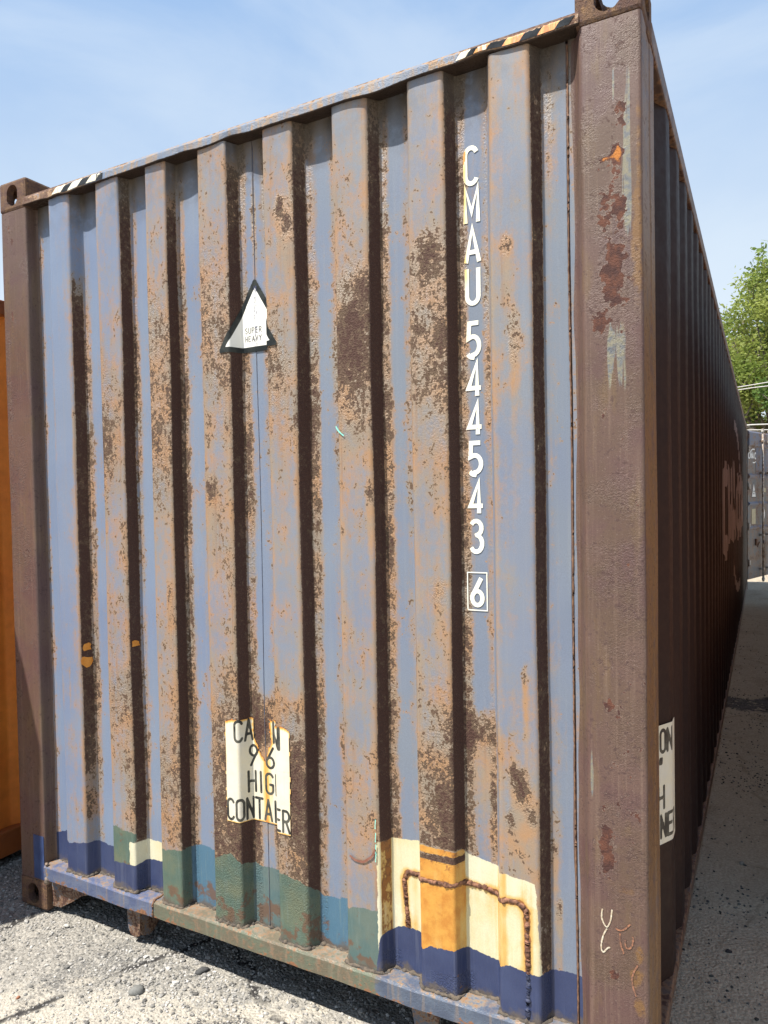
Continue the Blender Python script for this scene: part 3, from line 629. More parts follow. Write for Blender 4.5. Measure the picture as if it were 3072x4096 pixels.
for me in CM.values(): me.materials.clear(); me.materials.append(M_CAST)
for (sx, tp), loc, rz in (((1, True), (0, 0, 2.778), 0), ((-1, True), (2.438, 0, 2.778), 0), ((1, False), (0, 0, 0), 0), ((-1, False), (2.438, 0, 0), 0),
                          ((-1, True), (0, 12.192, 2.778), pi), ((1, True), (2.438, 12.192, 2.778), pi), ((-1, False), (0, 12.192, 0), pi), ((1, False), (2.438, 12.192, 0), pi)):
    o = bpy.data.objects.new('corner_casting', CM[(sx, tp)]); COL.objects.link(o); o.location = loc; o.rotation_euler = (0, 0, rz); child(o)

# --- front top rail with a dented lower lip
def lip(x):
    d = 0.004 * mnoise.noise(Vector((x * 3.1, 0.3, 0))) + 0.003 * mnoise.noise(Vector((x * 9, 1.3, 0)))
    for c, w, a in ((1.18, .05, .010), (0.41, .04, -.007), (0.30, .03, -.006), (1.72, .08, -.010), (2.03, .04, .008), (0.98, .04, .005)): d += a * math.exp(-((x - c) / w) ** 2)
    return d
xsr = np.linspace(0.150, 2.288, 240); V = []; F = []
sec = [(0.060, 2.786), (-0.004, 2.781), (-0.006, 2.784), (-0.004, 2.806), (0.003, 2.818), (0.016, 2.824), (0.060, 2.826)]
for x in xsr:
    d = lip(x); d2 = 0.003 * mnoise.noise(Vector((x * 4, 8, 0)))
    for k, (yy, zz) in enumerate(sec):
        e = d if k in (1, 2) else (d * 0.3 if k == 3 else 0)
        V.append((x, yy + (d2 * 1.5 + e * 0.5 if k < 5 else 0), zz + e + (d2 if k > 3 else 0)))
n = len(sec)
F = [(i * n + j, (i + 1) * n + j, (i + 1) * n + (j + 1) % n, i * n + (j + 1) % n) for i in range(len(xsr) - 1) for j in range(n)]
F += [tuple(range(n))[::-1], tuple((len(xsr) - 1) * n + j for j in range(n))]
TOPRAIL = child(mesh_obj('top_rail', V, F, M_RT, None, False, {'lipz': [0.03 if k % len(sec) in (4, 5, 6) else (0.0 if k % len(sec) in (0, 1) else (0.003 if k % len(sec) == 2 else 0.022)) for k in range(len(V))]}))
def stripe_mat():
    m = Mat('worn_hazard_tape', 0.6); nB = m.noise(120, 4, 0.6); st = m.noise(1, 3, 0.6, m.sc(m.P, (110, 110, 9)))
    x, y, z = m.xyz(); og = m.attr('rusty')
    col = m.mix(m.mr(nB, 0.4, 0.6), (0.66, 0.62, 0.50), (0.58, 0.53, 0.42))
    col = m.mix(m.mr(m.math('ADD', og, m.math('MULTIPLY', m.math('SUBTRACT', st, 0.5), 2.2)), 0.35, 0.75), col, m.mix(m.mr(st, .4, .65), (0.50, 0.13, 0.02), (0.62, 0.34, 0.10)))
    return m.done(col, 0.6, m.bump(nB, 0.001, 0.5))
M_STRW = stripe_mat(); M_STRK = mat_plain('black_tape', (0.012, 0.015, 0.019), (0.024, 0.028, 0.034), 0.85, 40, 0.001, spec=.15)
def rail_y(x): 
    return -0.0075 + 0.0045 * mnoise.noise(Vector((x * 4, 8, 0))) + lip(x) * 0.4
def tape(x0, x1, sk, mat, nm, rusty, zt=2.812):
    nxx = 8; V = []; F = []; A = []
    for j, z in enumerate(np.linspace(2.787, zt, 6)):
        for i in range(nxx + 1):
            x = x0 + (x1 - x0) * i / nxx + sk * (z - 2.785) / 0.028; l = lip(x); z2 = z + l * (1.0 if z < 2.79 else (0.6 if z < 2.80 else 0.3))
            yy = interp(z, [2.784, 2.806, 2.818], [-0.006, -0.004, 0.003]) + 0.0045 * mnoise.noise(Vector((x * 4, 8, 0))) + l * 0.5 * max(0, 1 - (z - 2.784) / .03) - 0.0014
            if j == 5: z2 -= 0.006 * abs(mnoise.noise(Vector((x * 55, 2, 0))))
            V.append((x, yy, z2)); A.append(rusty)
    F = [(j * (nxx + 1) + i, j * (nxx + 1) + i + 1, (j + 1) * (nxx + 1) + i + 1, (j + 1) * (nxx + 1) + i) for j in range(5) for i in range(nxx)]
    o = mesh_obj(nm, V, F, mat, None, False, {'rusty': A}); child(o, TOPRAIL); o.matrix_parent_inverse = Matrix.Identity(4); return o
for x0, x1, k, ru in ((1.955, 1.993, 0, 0.1), (1.993, 2.039, 1, 0), (2.039, 2.088, 0, 0.42), (2.088, 2.136, 1, 0), (2.000, 2.0, 0, 0), (2.136, 2.184, 0, .0)):
    pass
for x0, x1, k, ru in ((1.958, 1.985, 0, .1), (1.985, 2.006, 1, 0), (2.006, 2.040, 0, .65), (2.040, 2.087, 1, 0), (2.087, 2.134, 0, .85), (2.134, 2.182, 1, 0), (2.182, 2.226, 0, 1.0), (2.226, 2.262, 1, 0)):
    tape(x0, x1, 0.022, M_STRK if k else M_STRW, 'hazard_stripe', ru, 2.808)
for x0, x1, k, ru in ((0.322, 0.372, 0, .25), (0.372, 0.412, 1, 0), (0.412, 0.462, 0, .05), (0.462, 0.508, 1, 0), (0.508, 0.562, 0, .25), (0.562, 0.594, 1, 0)):
    tape(x0, x1, 0.030 if x1 < .58 else 0.0, M_STRK if k else M_STRW, 'hazard_stripe', ru, 2.812)

# --- front bottom rail
xb = np.linspace(0.162, 2.285, 200); V = []; F = []
sec = [(0.075, 0.134), (-0.006, 0.134), (-0.010, 0.138), (-0.010, 0.186), (-0.005, 0.193), (0.075, 0.196)]; n = len(sec)
for x in xb:
    d = 0.0035 * mnoise.noise(Vector((x * 2.5, 4, 0))) + 0.0015 * mnoise.noise(Vector((x * 11, 4, 3)))
    for yy, zz in sec: V.append((x, yy + d * 0.6, zz + d))
F = [(i * n + j, (i + 1) * n + j, (i + 1) * n + (j + 1) % n, i * n + (j + 1) % n) for i in range(len(xb) - 1) for j in range(n)]
F += [tuple(range(n))[::-1], tuple((len(xb) - 1) * n + j for j in range(n))]
BOTRAIL = child(mesh_obj('bottom_rail', V, F, M_RB))
# joint weld across the rail
lumpy([(0.752, -0.011, z) for z in np.linspace(0.137, 0.187, 9)] + [(0.754, y, 0.196) for y in np.linspace(-0.002, 0.045, 8)], 0.004, 'weld_bead', M_WELD, 6, 0.5, seed=3)
lumpy([(0.176 + 0.003 * sin(z * 90), -0.004, z) for z in np.linspace(0.125, 0.205, 12)], 0.010, 'weld_bead', M_WELDG, 6, 0.5, 0.008, seed=4)

# --- brackets below the bottom rail
def plate(poly, y0, y1, nm='bracket_plate'):
    o = MB().prism(poly, 'y', y0, y1).build(nm, M_BRACKET, None); child(o); return o
plate([(0.165, 0.133), (0.165, 0.018), (0.215, 0.022), (0.285, 0.062), (0.335, 0.095), (0.40, 0.120), (0.42, 0.133)], 0.022, 0.032)
o = MB().prism([(0.02, 0.133), (0.02, 0.05), (0.035, 0.02), (0.06, 0.008), (0.09, 0.014), (0.13, 0.05), (0.16, 0.133)], 'x', 0.640, 0.652).build('bracket_plate', M_BRACKET, None); child(o)
o = MB().prism([(0.575, 0.133), (0.580, 0.035), (0.592, 0.012), (0.615, 0.004), (0.640, 0.018), (0.652, 0.133)], 'y', 0.030, 0.040).build('bracket_plate', M_BRACKET, None); child(o)
o = MB().prism([(1.735, 0.133), (1.755, 0.02), (1.825, 0.02), (1.845, 0.133)], 'y', 0.060, 0.072).build('bracket_plate', M_BRACKET, None); child(o)
# floor and cross members (underside)
o = MB().box(0.03, 2.40, 0.076, 12.1, 0.140, 0.165).build('floor_plate', M_DARK, None); child(o)
for k in range(10):
    o = MB().box(0.06, 2.38, 0.55 + k * 1.2, 0.61 + k * 1.2, 0.05, 0.1395).build('cross_member', M_DARK, None); child(o)

# --- right-hand long side
PITCH = 0.290
def side_profile(y0, y1, xo, dep=0.036):
    pts = [Vector((xo - dep, y0))]; y = y0 + 0.085
    while y + 0.23 < y1:
        pts += [Vector((xo - dep, y)), Vector((xo, y + 0.070)), Vector((xo, y + 0.165)), Vector((xo - dep, y + 0.230))]; y += PITCH
    pts.append(Vector((xo - dep, y1))); return pts
SIDE_X = 2.432
sp = side_profile(0.372, 12.06, SIDE_X); sp = [Vector((2.396, 0.205)), Vector((2.396, 0.372))] + sp[1:]
SP = fillet(sp, 0.008, 2); SS = [0.0]
for a, b in zip(SP[:-1], SP[1:]): SS.append(SS[-1] + (b - a).length)
SXx = [p.x for p in SP]; SYy = [p.y for p in SP]
def side_at(s, off):
    x = interp(s, SS, SXx); y = interp(s, SS, SYy); d = Vector((interp(s + .003, SS, SXx) - interp(s - .003, SS, SXx), interp(s + .003, SS, SYy) - interp(s - .003, SS, SYy))).normalized()
    nn = Vector((d.y, -d.x)); nn = nn if nn.x > 0 else -nn
    return x + nn.x * off, y + nn.y * off
zs = np.linspace(0.085, 2.80, 40); V = []
for p in SP:
    for z in zs:
        w = 0.0030 * mnoise.noise(Vector((p.y * 1.3, z * 1.8, 2))) + 0.0012 * mnoise.noise(Vector((p.y * 6, z * 5, 4)))
        V.append((p.x + w, p.y + 0.6 * w, z))
nz = len(zs)
F = [(i * nz + j, (i + 1) * nz + j, (i + 1) * nz + j + 1, i * nz + j + 1) for i in range(len(SP) - 1) for j in range(nz - 1)]
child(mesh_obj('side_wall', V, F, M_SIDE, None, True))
M_SRAIL = mat_plain('side_rail_paint', (0.085, 0.055, 0.045), (0.12, 0.09, 0.075), 0.55, 6, 0.002, 0.05)
o = MB().box(2.376, 2.437, 0.178, 12.02, 2.790, 2.852, 0.006).build('side_top_rail', M_SRAIL, None); child(o)
o = MB().box(2.376, 2.438, 0.178, 12.02, 0.050, 0.100, 0.004).build('side_bottom_rail', M_SRAIL, None); child(o)
# far (left) side, roof, rear frame
V = []; sp2 = [Vector((2.438 - p.x, p.y)) for p in SP]
for p in sp2: V += [(p.x, p.y, 0.085), (p.x, p.y, 2.80)]
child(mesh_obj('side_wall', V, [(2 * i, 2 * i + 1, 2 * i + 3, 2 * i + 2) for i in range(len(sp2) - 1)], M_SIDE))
o = MB().box(0.001, 0.062, 0.178, 12.02, 2.790, 2.852, 0.006).build('side_top_rail', M_SRAIL, None); child(o)
o = MB().box(0.0, 0.062, 0.178, 12.02, 0.050, 0.100, 0.004).build('side_bottom_rail', M_SRAIL, None); child(o)
V = []; F = []; k = 0
for y in np.arange(0.065, 12.1, 0.105):
    zz = 2.838 if (k // 1) % 2 else 2.822
    V += [(0.064, y, zz), (2.374, y, zz), (0.064, y + 0.07, zz), (2.374, y + 0.07, zz)]; k += 1
nq = len(V) // 2
F = [(2 * i, 2 * i + 1, 2 * i + 3, 2 * i + 2) for i in range(nq - 1)]
child(mesh_obj('roof_sheet', V, F, M_ROOF))
o = MB().box(0.09, 2.35, 12.08, 12.18, 2.78, 2.86, 0.005).build('rear_header', M_SRAIL, None); child(o)
o = MB().box(0.09, 2.35, 12.08, 12.18, 0.06, 0.15, 0.005).build('rear_sill', M_SRAIL, None); child(o)
# the left rear door, closed
M_DOOR = mat_plain('grey_blue_door', (0.105, 0.115, 0.130), (0.155, 0.160, 0.165), 0.55, 5, 0.002, 0.045)
M_DOORB = mat_plain('blue_door_band', (0.115, 0.135, 0.195), (0.145, 0.165, 0.225), 0.55, 5, 0.002, 0.03)
o = MB().box(0.09, 1.21, 12.10, 12.15, 0.151, 2.779).build('rear_door', M_DOOR, None); child(o)
# ---- decals with stroke lettering
def arc(cx, cy, rx, ry, a0, a1, n=10): return [(cx + rx * cos(radians(a0 + (a1 - a0) * k / n)), cy + ry * sin(radians(a0 + (a1 - a0) * k / n))) for k in range(n + 1)]
W0 = 0.42
G = {'C': [arc(.21, .79, .21, .21, 20, 180) + arc(.21, .21, .21, .21, 180, 340)],
     'M': [[(0, 0), (0, 1), (.23, .30), (.46, 1), (.46, 0)]], 'A': [[(-.02, 0), (.22, 1), (.46, 0)], [(.07, .30), (.37, .30)]],
     'U': [[(0, 1)] + arc(.21, .21, .21, .21, 180, 360) + [(.42, 1)]], 'T': [[(.21, 0), (.21, 1)], [(-.02, 1), (.44, 1)]], 'I': [[(.11, 0), (.11, 1)]],
     'O': [arc(.21, .79, .21, .21, 0, 180) + arc(.21, .21, .21, .21, 180, 360) + [(.42, .79)]], 'N': [[(0, 0), (0, 1), (.42, 0), (.42, 1)]],
     '5': [[(.40, 1), (.06, 1), (.03, .56)] + arc(.19, .34, .23, .27, 115, -90)+ arc(.17, .30, .22, .30, -90, -140, 4)], '4': [[(.32, 0), (.32, 1), (0, .24), (.46, .24)]],
     '3': [arc(.20, .77, .20, .23, 150, -80) + arc(.20, .27, .22, .27, 80, -150)], '6': [[(.38, 1), (.06, .42)] + arc(.21, .26, .21, .26, 150, 510, 18)],
     '9': [[(.05, 0), (.36, .60)] + arc(.21, .74, .21, .26, -30, 330, 18)], "'": [[(.10, 1), (.04, .80)]], '"': [[(.05, 1), (.03, .8)], [(.16, 1), (.14, .8)]],
     'H': [[(0, 0), (0, 1)], [(.42, 0), (.42, 1)], [(0, .5), (.42, .5)]], 'G': [arc(.21, .79, .21, .21, 20, 180) + arc(.21, .21, .21, .21, 180, 360) + [(.42, .46), (.24, .46)]],
     'E': [[(.40, 0), (0, 0), (0, 1), (.40, 1)], [(0, .52), (.36, .52)]], 'R': [[(0, 0), (0, 1), (.2, 1)] + arc(.2, .75, .21, .25, 90, -90) + [(0, .5)], [(.2, .5), (.43, 0)]],
     'S': [arc(.21, .76, .20, .24, 30, 270) + arc(.21, .26, .21, .26, 90, -150)], 'P': [[(0, 0), (0, 1), (.2, 1)] + arc(.2, .74, .21, .26, 90, -90) + [(0, .48)]],
     'V': [[(-.02, 1), (.21, 0), (.44, 1)]], 'Y': [[(-.02, 1), (.21, .48), (.44, 1)], [(.21, .48), (.21, 0)]]}
GW = {'I': .22, "'": .12, '"': .2, 'M': .46}
def strokes(text, x, z, h, wscale=1.0, gap=.16):
    out = []
    for ch in text:
        if ch == ' ': x += .3 * h * wscale; continue
        for st in G[ch]: out.append([(x + px * h * wscale, z + pz * h) for px, pz in st])
        x += (GW.get(ch, W0) + gap) * h * wscale
    return out, x
def twidth(text, h, wscale=1.0, gap=.16): return strokes(text, 0, 0, h, wscale, gap)[1] - gap * h * wscale
def ribbon(bm, pts, w, lift):
    pts = [Vector(p) for p in pts]; k = len(pts); closed = (pts[0] - pts[-1]).length < 1e-5; L_ = []
    for i, p in enumerate(pts):
        a = pts[i] - pts[i - 1] if i > 0 else (pts[0] - pts[-2] if closed else pts[1] - pts[0])
        b = pts[i + 1] - pts[i] if i < k - 1 else (pts[1] - pts[0] if closed else a)
        if a.length < 1e-9: a = b
        if b.length < 1e-9: b = a
        a = a.normalized(); b = b.normalized(); t = (a + b); t = t.normalized() if t.length > 0.1 else a
        nn = Vector((-t.y, t.x)); m_ = 1 / max(0.42, abs(nn.dot(Vector((-a.y, a.x)))))
        L_.append((p + nn * w / 2 * m_, p - nn * w / 2 * m_))
    vs = [(bm.verts.new((q.x, q.y, lift)), bm.verts.new((r.x, r.y, lift))) for q, r in L_]
    for i in range(k - 1):
        try: bm.faces.new((vs[i][0], vs[i][1], vs[i + 1][1], vs[i + 1][0]))
        except ValueError: pass
def sd_strokes(x, z, sts):
    d = 9.0
    for st in sts:
        for (ax, az), (bx, bz) in zip(st[:-1], st[1:]):
            vx, vz = bx - ax, bz - az; q = vx * vx + vz * vz
            t = 0 if q < 1e-12 else max(0, min(1, ((x - ax) * vx + (z - az) * vz) / q))
            dd = (x - ax - vx * t) ** 2 + (z - az - vz * t) ** 2
            if dd < d: d = dd
    return math.sqrt(d)
def mat_letter():
    m = Mat('cream_vinyl', 0.5); st = m.noise(1, 3, .6, m.sc(m.P, (90, 90, 12))); x, y, z = m.xyz()
    col = m.mix(m.mr(m.noise(18, 4), .35, .65), (0.70, 0.68, 0.56), (0.74, 0.73, 0.66))
    edge = m.mr(x, 1.972, 1.957)
    col = m.mix(m.math('MULTIPLY', m.math('MULTIPLY', edge, m.mr(z, 1.9, 2.3)), m.mr(st, .35, .65)), col, (0.66, 0.48, 0.17))
    col = m.mix(m.mr(m.math('ADD', m.noise(26, 4), m.math('MULTIPLY', edge, .12)), .68, .74), col, (0.50, 0.25, 0.06))
    return m.done(col, 0.5)
M_LET = mat_letter()
IDS = [('C', 2.474, 2.584), ('M', 2.367, 2.475), ('A', 2.258, 2.364), ('U', 2.145, 2.254), ('5', 1.996, 2.103), ('4', 1.889, 1.992), ('4', 1.782, 1.881), ('5', 1.670, 1.771), ('4', 1.562, 1.661), ('3', 1.454, 1.553), ('6', 1.304, 1.393)]
for ch, z0, z1 in IDS:
    h = (z1 - z0); sw = 0.0125; sts, _ = strokes(ch, 0, 0, 1.0)
    wch = GW.get(ch, W0); ws = 0.0335 / W0 if ch != '6' else 0.031 / W0
    bm = bmesh.new()
    for k, st in enumerate(sts): ribbon(bm, [(1.9785 + (px - wch / 2) * ws, z0 + sw / 2 + pz * (h - sw)) for px, pz in st], sw, 0.0006 * k)
    mb = MB(); mb.bm(bm); mb.v = [(x, YC + wall_disp(x, z)[1] - 0.0005 - l * 0.4, z) for x, z, l in mb.v]
    o = mesh_obj('number_character', mb.v, mb.f, M_LET); child(o)
bm = bmesh.new(); ribbon(bm, [(1.950, 1.296), (2.008, 1.296), (2.008, 1.402), (1.950, 1.402), (1.950, 1.296)], 0.0032, 0)
mb = MB(); mb.bm(bm); mb.v = [(x, YC + wall_disp(x, z)[1] - 0.0008, z) for x, z, l in mb.v]; o = mesh_obj('check_digit_box', mb.v, mb.f, M_LET); child(o)

def sheet_decal(name, s0, s1, z0, z1, step, keep, fields, mat, at, off=0.0022, parent=CONT):
    ns = int((s1 - s0) / step); nzz = int((z1 - z0) / step); V = []; idx = {}; F = []; A = {}
    for i in range(ns + 1):
        for j in range(nzz + 1):
            s = s0 + (s1 - s0) * i / ns; z = z0 + (z1 - z0) * j / nzz
            idx[(i, j)] = len(V); V.append(at(s, z, off))
            for k, v in fields(s, z).items(): A.setdefault(k, []).append(v)
    for i in range(ns):
        for j in range(nzz):
            if keep(s0 + (s1 - s0) * (i + .5) / ns, z0 + (z1 - z0) * (j + .5) / nzz): F.append((idx[(i, j)], idx[(i + 1, j)], idx[(i + 1, j + 1)], idx[(i, j + 1)]))
    o = mesh_obj(name, V, F, mat, None, True, A)
    bm = bmesh.new(); bm.from_mesh(o.data); bmesh.ops.delete(bm, geom=[v for v in bm.verts if not v.link_faces], context='VERTS'); bm.to_mesh(o.data); bm.free()
    child(o, parent); return o
# caution sticker
def mat_sticker(name):
    m = Mat(name, 0.5); P = m.P; nA = m.noise(16, 5, .6); nB = m.noise(70, 4, .6); st = m.noise(1, 3, .6, m.sc(P, (80, 80, 4)))
    col = m.mix(m.mr(nA, .35, .65), (0.62, 0.57, 0.44), (0.60, 0.57, 0.49))
    col = m.mix(m.math('MULTIPLY', m.mr(st, .5, .72), .35), col, (0.52, 0.47, 0.36))
    e = m.math('ADD', m.attr('stain'), m.math('ADD', m.math('MULTIPLY', m.math('SUBTRACT', st, .5), .7), m.math('MULTIPLY', m.math('SUBTRACT', nA, .5), .5)))
    col = m.mix(m.mr(e, .35, .8), col, (0.66, 0.40, 0.10)); col = m.mix(m.mr(e, .7, 1.05), col, (0.46, 0.16, 0.03))
    ink = m.mr(m.math('ADD', m.attr('ink'), m.math('MULTIPLY', m.math('SUBTRACT', nB, .5), .0012)), -.0007, .0007)
    inkc = m.mix(m.mr(nA, .4, .62), (0.016, 0.018, 0.018), (0.075, 0.075, 0.060))
    inkc = m.mix(m.math('GREATER_THAN', m.noise(150, 3, .7), .69), inkc, (0.3, 0.28, .2))
    col = m.mix(ink, col, inkc)
    return m.done(col, .5, m.bump(nA, .002, .4))
M_STK = mat_sticker('stained_white_vinyl')
SA, SB = s_of_x(1.093), s_of_x(1.356)
def caution_lines(c, zb, width):
    out = []
    for txt, z0, h, w in (('CAUTION', 0.820, 0.068, .232), ("9'6\"", 0.733, 0.067, .128), ('HIGH', 0.646, 0.067, .142), ('CONTAINER', 0.556, 0.068, .302)):
        ws = w / twidth(txt, h, 1.0, .20); out += strokes(txt, c - w / 2, z0 + zb, h, ws, .20)[0]
    return out
SC = (SA + SB) / 2; CL = caution_lines(SC, 0, SB - SA); ST = s_of_x(1.223)
def tear(s, z):   # >0 inside the torn hole
    jag = 0.006 * mnoise.noise(Vector((s * 90, z * 90, 0)))
    wl = interp(z, [0.752, 0.79, 0.83, 0.90], [0.002, 0.026, 0.042, 0.043]); wr = interp(z, [0.752, 0.775, 0.80, 0.815, 0.86, 0.90], [0.002, 0.010, 0.018, 0.028, 0.022, 0.018])
    if z < 0.752: return -0.01 - (0.752 - z)
    return min(s - (ST - wl), (ST + wr) - s) + jag
def top_z(s):
    u = (s - SA) / (SB - SA); return 0.893 + 0.004 * mnoise.noise(Vector((s * 70, 0, 2))) - 0.012 * max(0, (u - .90) / .1) ** 2 - 0.010 * max(0, (.10 - u) / .1)
def keep_c(s, z): return z < top_z(s) and tear(s, z) < 0 and s > SA + 0.0025 * mnoise.noise(Vector((0, z * 60, 0))) + .002 and s < SB - .002 + 0.003 * mnoise.noise(Vector((5, z * 50, 0)))
def f_c(s, z):
    st = max(0.92 - min(s - SA, SB - s) / 0.012, 1.0 - (top_z(s) - z) / 0.018, 0.85 - (z - .548) / .012, 0.0)
    st = max(st, 1.0 + tear(s, z) / 0.022 if z > .745 else 0)
    if z <= 0.80: st = max(st, 0.95 - abs(s - ST) / 0.022 - max(0, z - .75) * 3 + 0.0, 0.80 - abs(s - ST - .005) / .055)
    d = sd_strokes(s, z, CL)
    return {'stain': st, 'ink': 0.0046 - d}
sheet_decal('caution_sticker', SA, SB, 0.548, 0.898, 0.0032, keep_c, f_c, M_STK, wall_pt)
# super heavy triangle
M_TRI = None
def mat_tri():
    m = Mat('triangle_vinyl', 0.6, spec=.2); nA = m.noise(18, 5, .6); nB = m.noise(90, 3)
    white = m.mix(m.mr(nA, .35, .65), (0.74, 0.73, 0.67), (0.70, 0.69, 0.65))
    blk = m.mix(m.mr(nA, .40, .66), (0.011, 0.014, 0.015), (0.036, 0.039, 0.035))
    w = m.mr(m.attr('inner'), -.0006, .0006)
    col = m.mix(w, blk, white)
    ink = m.mr(m.attr('ink'), -.0005, .0005); col = m.mix(m.math('MULTIPLY', ink, .85), col, (0.05, 0.05, 0.05))
    ck = m.mr(m.math('ADD', m.attr('crease'), m.math('MULTIPLY', m.math('SUBTRACT', nB, .5), .004)), -.0006, .0004)
    col = m.mix(m.math('MULTIPLY', ck, m.mr(m.noise(40, 3), .36, .5)), col, (0.055, 0.065, 0.13))
    return m.done(col, .45, m.bump(nA, .0015, .4))
M_TRI = mat_tri()
sa, sb, sm = s_of_x(1.122), s_of_x(1.321), s_of_x(1.224)
def tri_sd(s, z, inset):
    zb, zt = 2.104, 2.345; half = 0.148; k = 1 / math.hypot(1, half / (zt - zb)); R0 = 0.013 if inset == 0 else 0.002
    d1 = (half * (zt - z) / (zt - zb) - abs(s - sm)) * k - inset; d2 = z - zb - inset * 1.0
    if d1 < R0 and d2 < R0: return R0 - math.hypot(R0 - d1, R0 - d2)
    return min(d1, d2)
TXT = []
for t, zz in (('SUPER', 2.166), ('HEAVY', 2.139)):
    TXT += strokes(t, s_of_x(1.1815), zz, .0175, 1.15, .30)[0]
def f_t(s, z):
    cr = 0.0011 - min(abs(s - sm + .0015 + .0012 * sin(z * 60)), abs(s - sm - .0050)) if z > 2.12 and z < 2.318 else -.01
    return {'inner': min(tri_sd(s, z, .0175), .05), 'ink': 0.0017 - (sd_strokes(s, z, TXT) if 2.13 < z < 2.19 else .1), 'crease': cr}
sheet_decal('heavy_load_triangle', sm - .15, sm + .15, 2.100, 2.338, 0.0021, lambda s, z: tri_sd(s, z, 0) > 0, f_t, M_TRI, wall_pt, 0.0022)
# orange paint chips and a turquoise scratch
M_OR = mat_plain('orange_paint', (0.55, 0.20, 0.02), (0.62, 0.26, 0.04), .5, 40, .001); M_TQ = mat_plain('turquoise_paint', (0.20, 0.55, 0.48), (0.25, 0.6, 0.5), .5, 40, 0)
def blotch(cx, cz, rx, rz, mat, nm, seed, at=None):
    r_ = random.Random(seed); n = 11; pts = []
    for k in range(n):
        a = 2 * pi * k / n; q = r_.uniform(.65, 1.15); pts.append((cx + rx * q * cos(a), cz + rz * q * sin(a)))
    V = []; c = s_of_x(cx)
    for x, z in pts + [(cx, cz)]:
        V.append(wall_pt(c + (x - cx), z, .0022))
    o = mesh_obj(nm, V, [(k, (k + 1) % n, n) for k in range(n)], mat); child(o)
blotch(.4045, 1.075, .017, .018, M_OR, 'orange_paint_chip', 1); blotch(.4035, 1.020, .021, .025, M_OR, 'orange_paint_chip', 2); blotch(.6630, 1.108, .018, .013, M_OR, 'orange_paint_chip', 3)
def mark(pts, w, mat, nm, yy):
    bm = bmesh.new(); P_ = resample([Vector(p) for p in pts], .004)
    # smooth
    for _ in range(6): P_ = [P_[0]] + [(P_[i - 1] + P_[i] * 2 + P_[i + 1]) / 4 for i in range(1, len(P_) - 1)] + [P_[-1]]
    ribbon(bm, P_, w, 0); mb = MB(); mb.bm(bm); r_ = random.Random(int(pts[0][0] * 1e4))
    mb.v = [(x + r_.uniform(-.0006, .0006), yy, z + r_.uniform(-.0006, .0006)) for x, z, l in mb.v]; o = mesh_obj(nm, mb.v, mb.f, mat); child(o)
mark([(1.553, 1.835), (1.563, 1.818), (1.580, 1.805)], .0045, M_TQ, 'paint_scratch', YR - .0022)
for zz in (.66, .62, .585, .56): mark([(1.664, zz), (1.662, zz - .028)], .003, M_TQ, 'paint_scratch', YR - .0022)
mark([(1.572, .533), (1.59, .522), (1.62, .522), (1.65, .545), (1.662, .57)], .007, mat_plain('scrape_rust', (.18, .07, .045), (.22, .10, .07), .8, 60, .001), 'paint_scratch', YR - .0022)
M_CHALK = mat_plain('chalk', (.55, .50, .40), (.36, .27, .18), .9, 150, 0); M_CHALK2 = mat_plain('faded_orange_chalk', (.30, .135, .075), (.105, .06, .045), .9, 130, 0)
for pts, mt in (([(2.323, .558), (2.32, .538), (2.325, .52), (2.334, .509), (2.343, .529), (2.347, .561)], M_CHALK), ([(2.334, .509), (2.324, .49), (2.318, .46), (2.322, .441), (2.34, .466), (2.341, .460)], M_CHALK),
                ([(2.355, .515), (2.367, .51), (2.382, .522), (2.391, .535)], M_CHALK2), ([(2.365, .505), (2.366, .48), (2.375, .455)], M_CHALK2), ([(2.379, .492), (2.378, .473), (2.386, .467), (2.398, .485), (2.397, .504)], M_CHALK2),
                ([(2.408, .434), (2.396, .412), (2.393, .385), (2.404, .354)], M_CHALK2)): mark(pts, .0036 if mt is M_CHALK else .0042, mt, 'chalk_mark', .0011)
# side sticker (its right end shows round the corner) and big side lettering
s_end = interp(0.585, SYy, SS); S0 = s_end - .345; CL2 = caution_lines((S0 + s_end) / 2, 0, .34)
def f_s(s, z): return {'stain': max(.45 - min(s - S0, s_end - s) / .014, 0), 'ink': .0055 - sd_strokes(s, z, CL2)}
sheet_decal('caution_sticker', S0, s_end, 0.535, 0.905, .0045, lambda s, z: True, f_s, M_STK, lambda s, z, off: (*side_at(s, off), z), .004)
M_BIG = mat_plain('faded_white_lettering', (.30, .24, .20), (.24, .19, .16), .6, 4, .001)
sts = []
h = 0.66; w = 0.0
tx, _ = strokes('CMA CGM', 0, 0, 1.0); tw = twidth('CMA CGM', 1.0)
s_a, s_b = interp(4.0, SYy, SS), interp(9.3, SYy, SS)
for k, st in enumerate(tx):
    bm = bmesh.new(); ribbon(bm, [(s_a + px / tw * (s_b - s_a), 1.21 + pz * .58) for px, pz in st], .20, 0)
    for s in np.arange(s_a - .3, s_b + .3, .02): bmesh.ops.bisect_plane(bm, geom=bm.verts[:] + bm.edges[:] + bm.faces[:], plane_co=(s, 0, 0), plane_no=(1, 0, 0))
    mb = MB(); mb.bm(bm); mb.v = [(*side_at(s, .003 + .0007 * (k % 3)), z) for s, z, l in mb.v]; o = mesh_obj('side_letter_stroke', mb.v, mb.f, M_BIG); child(o)
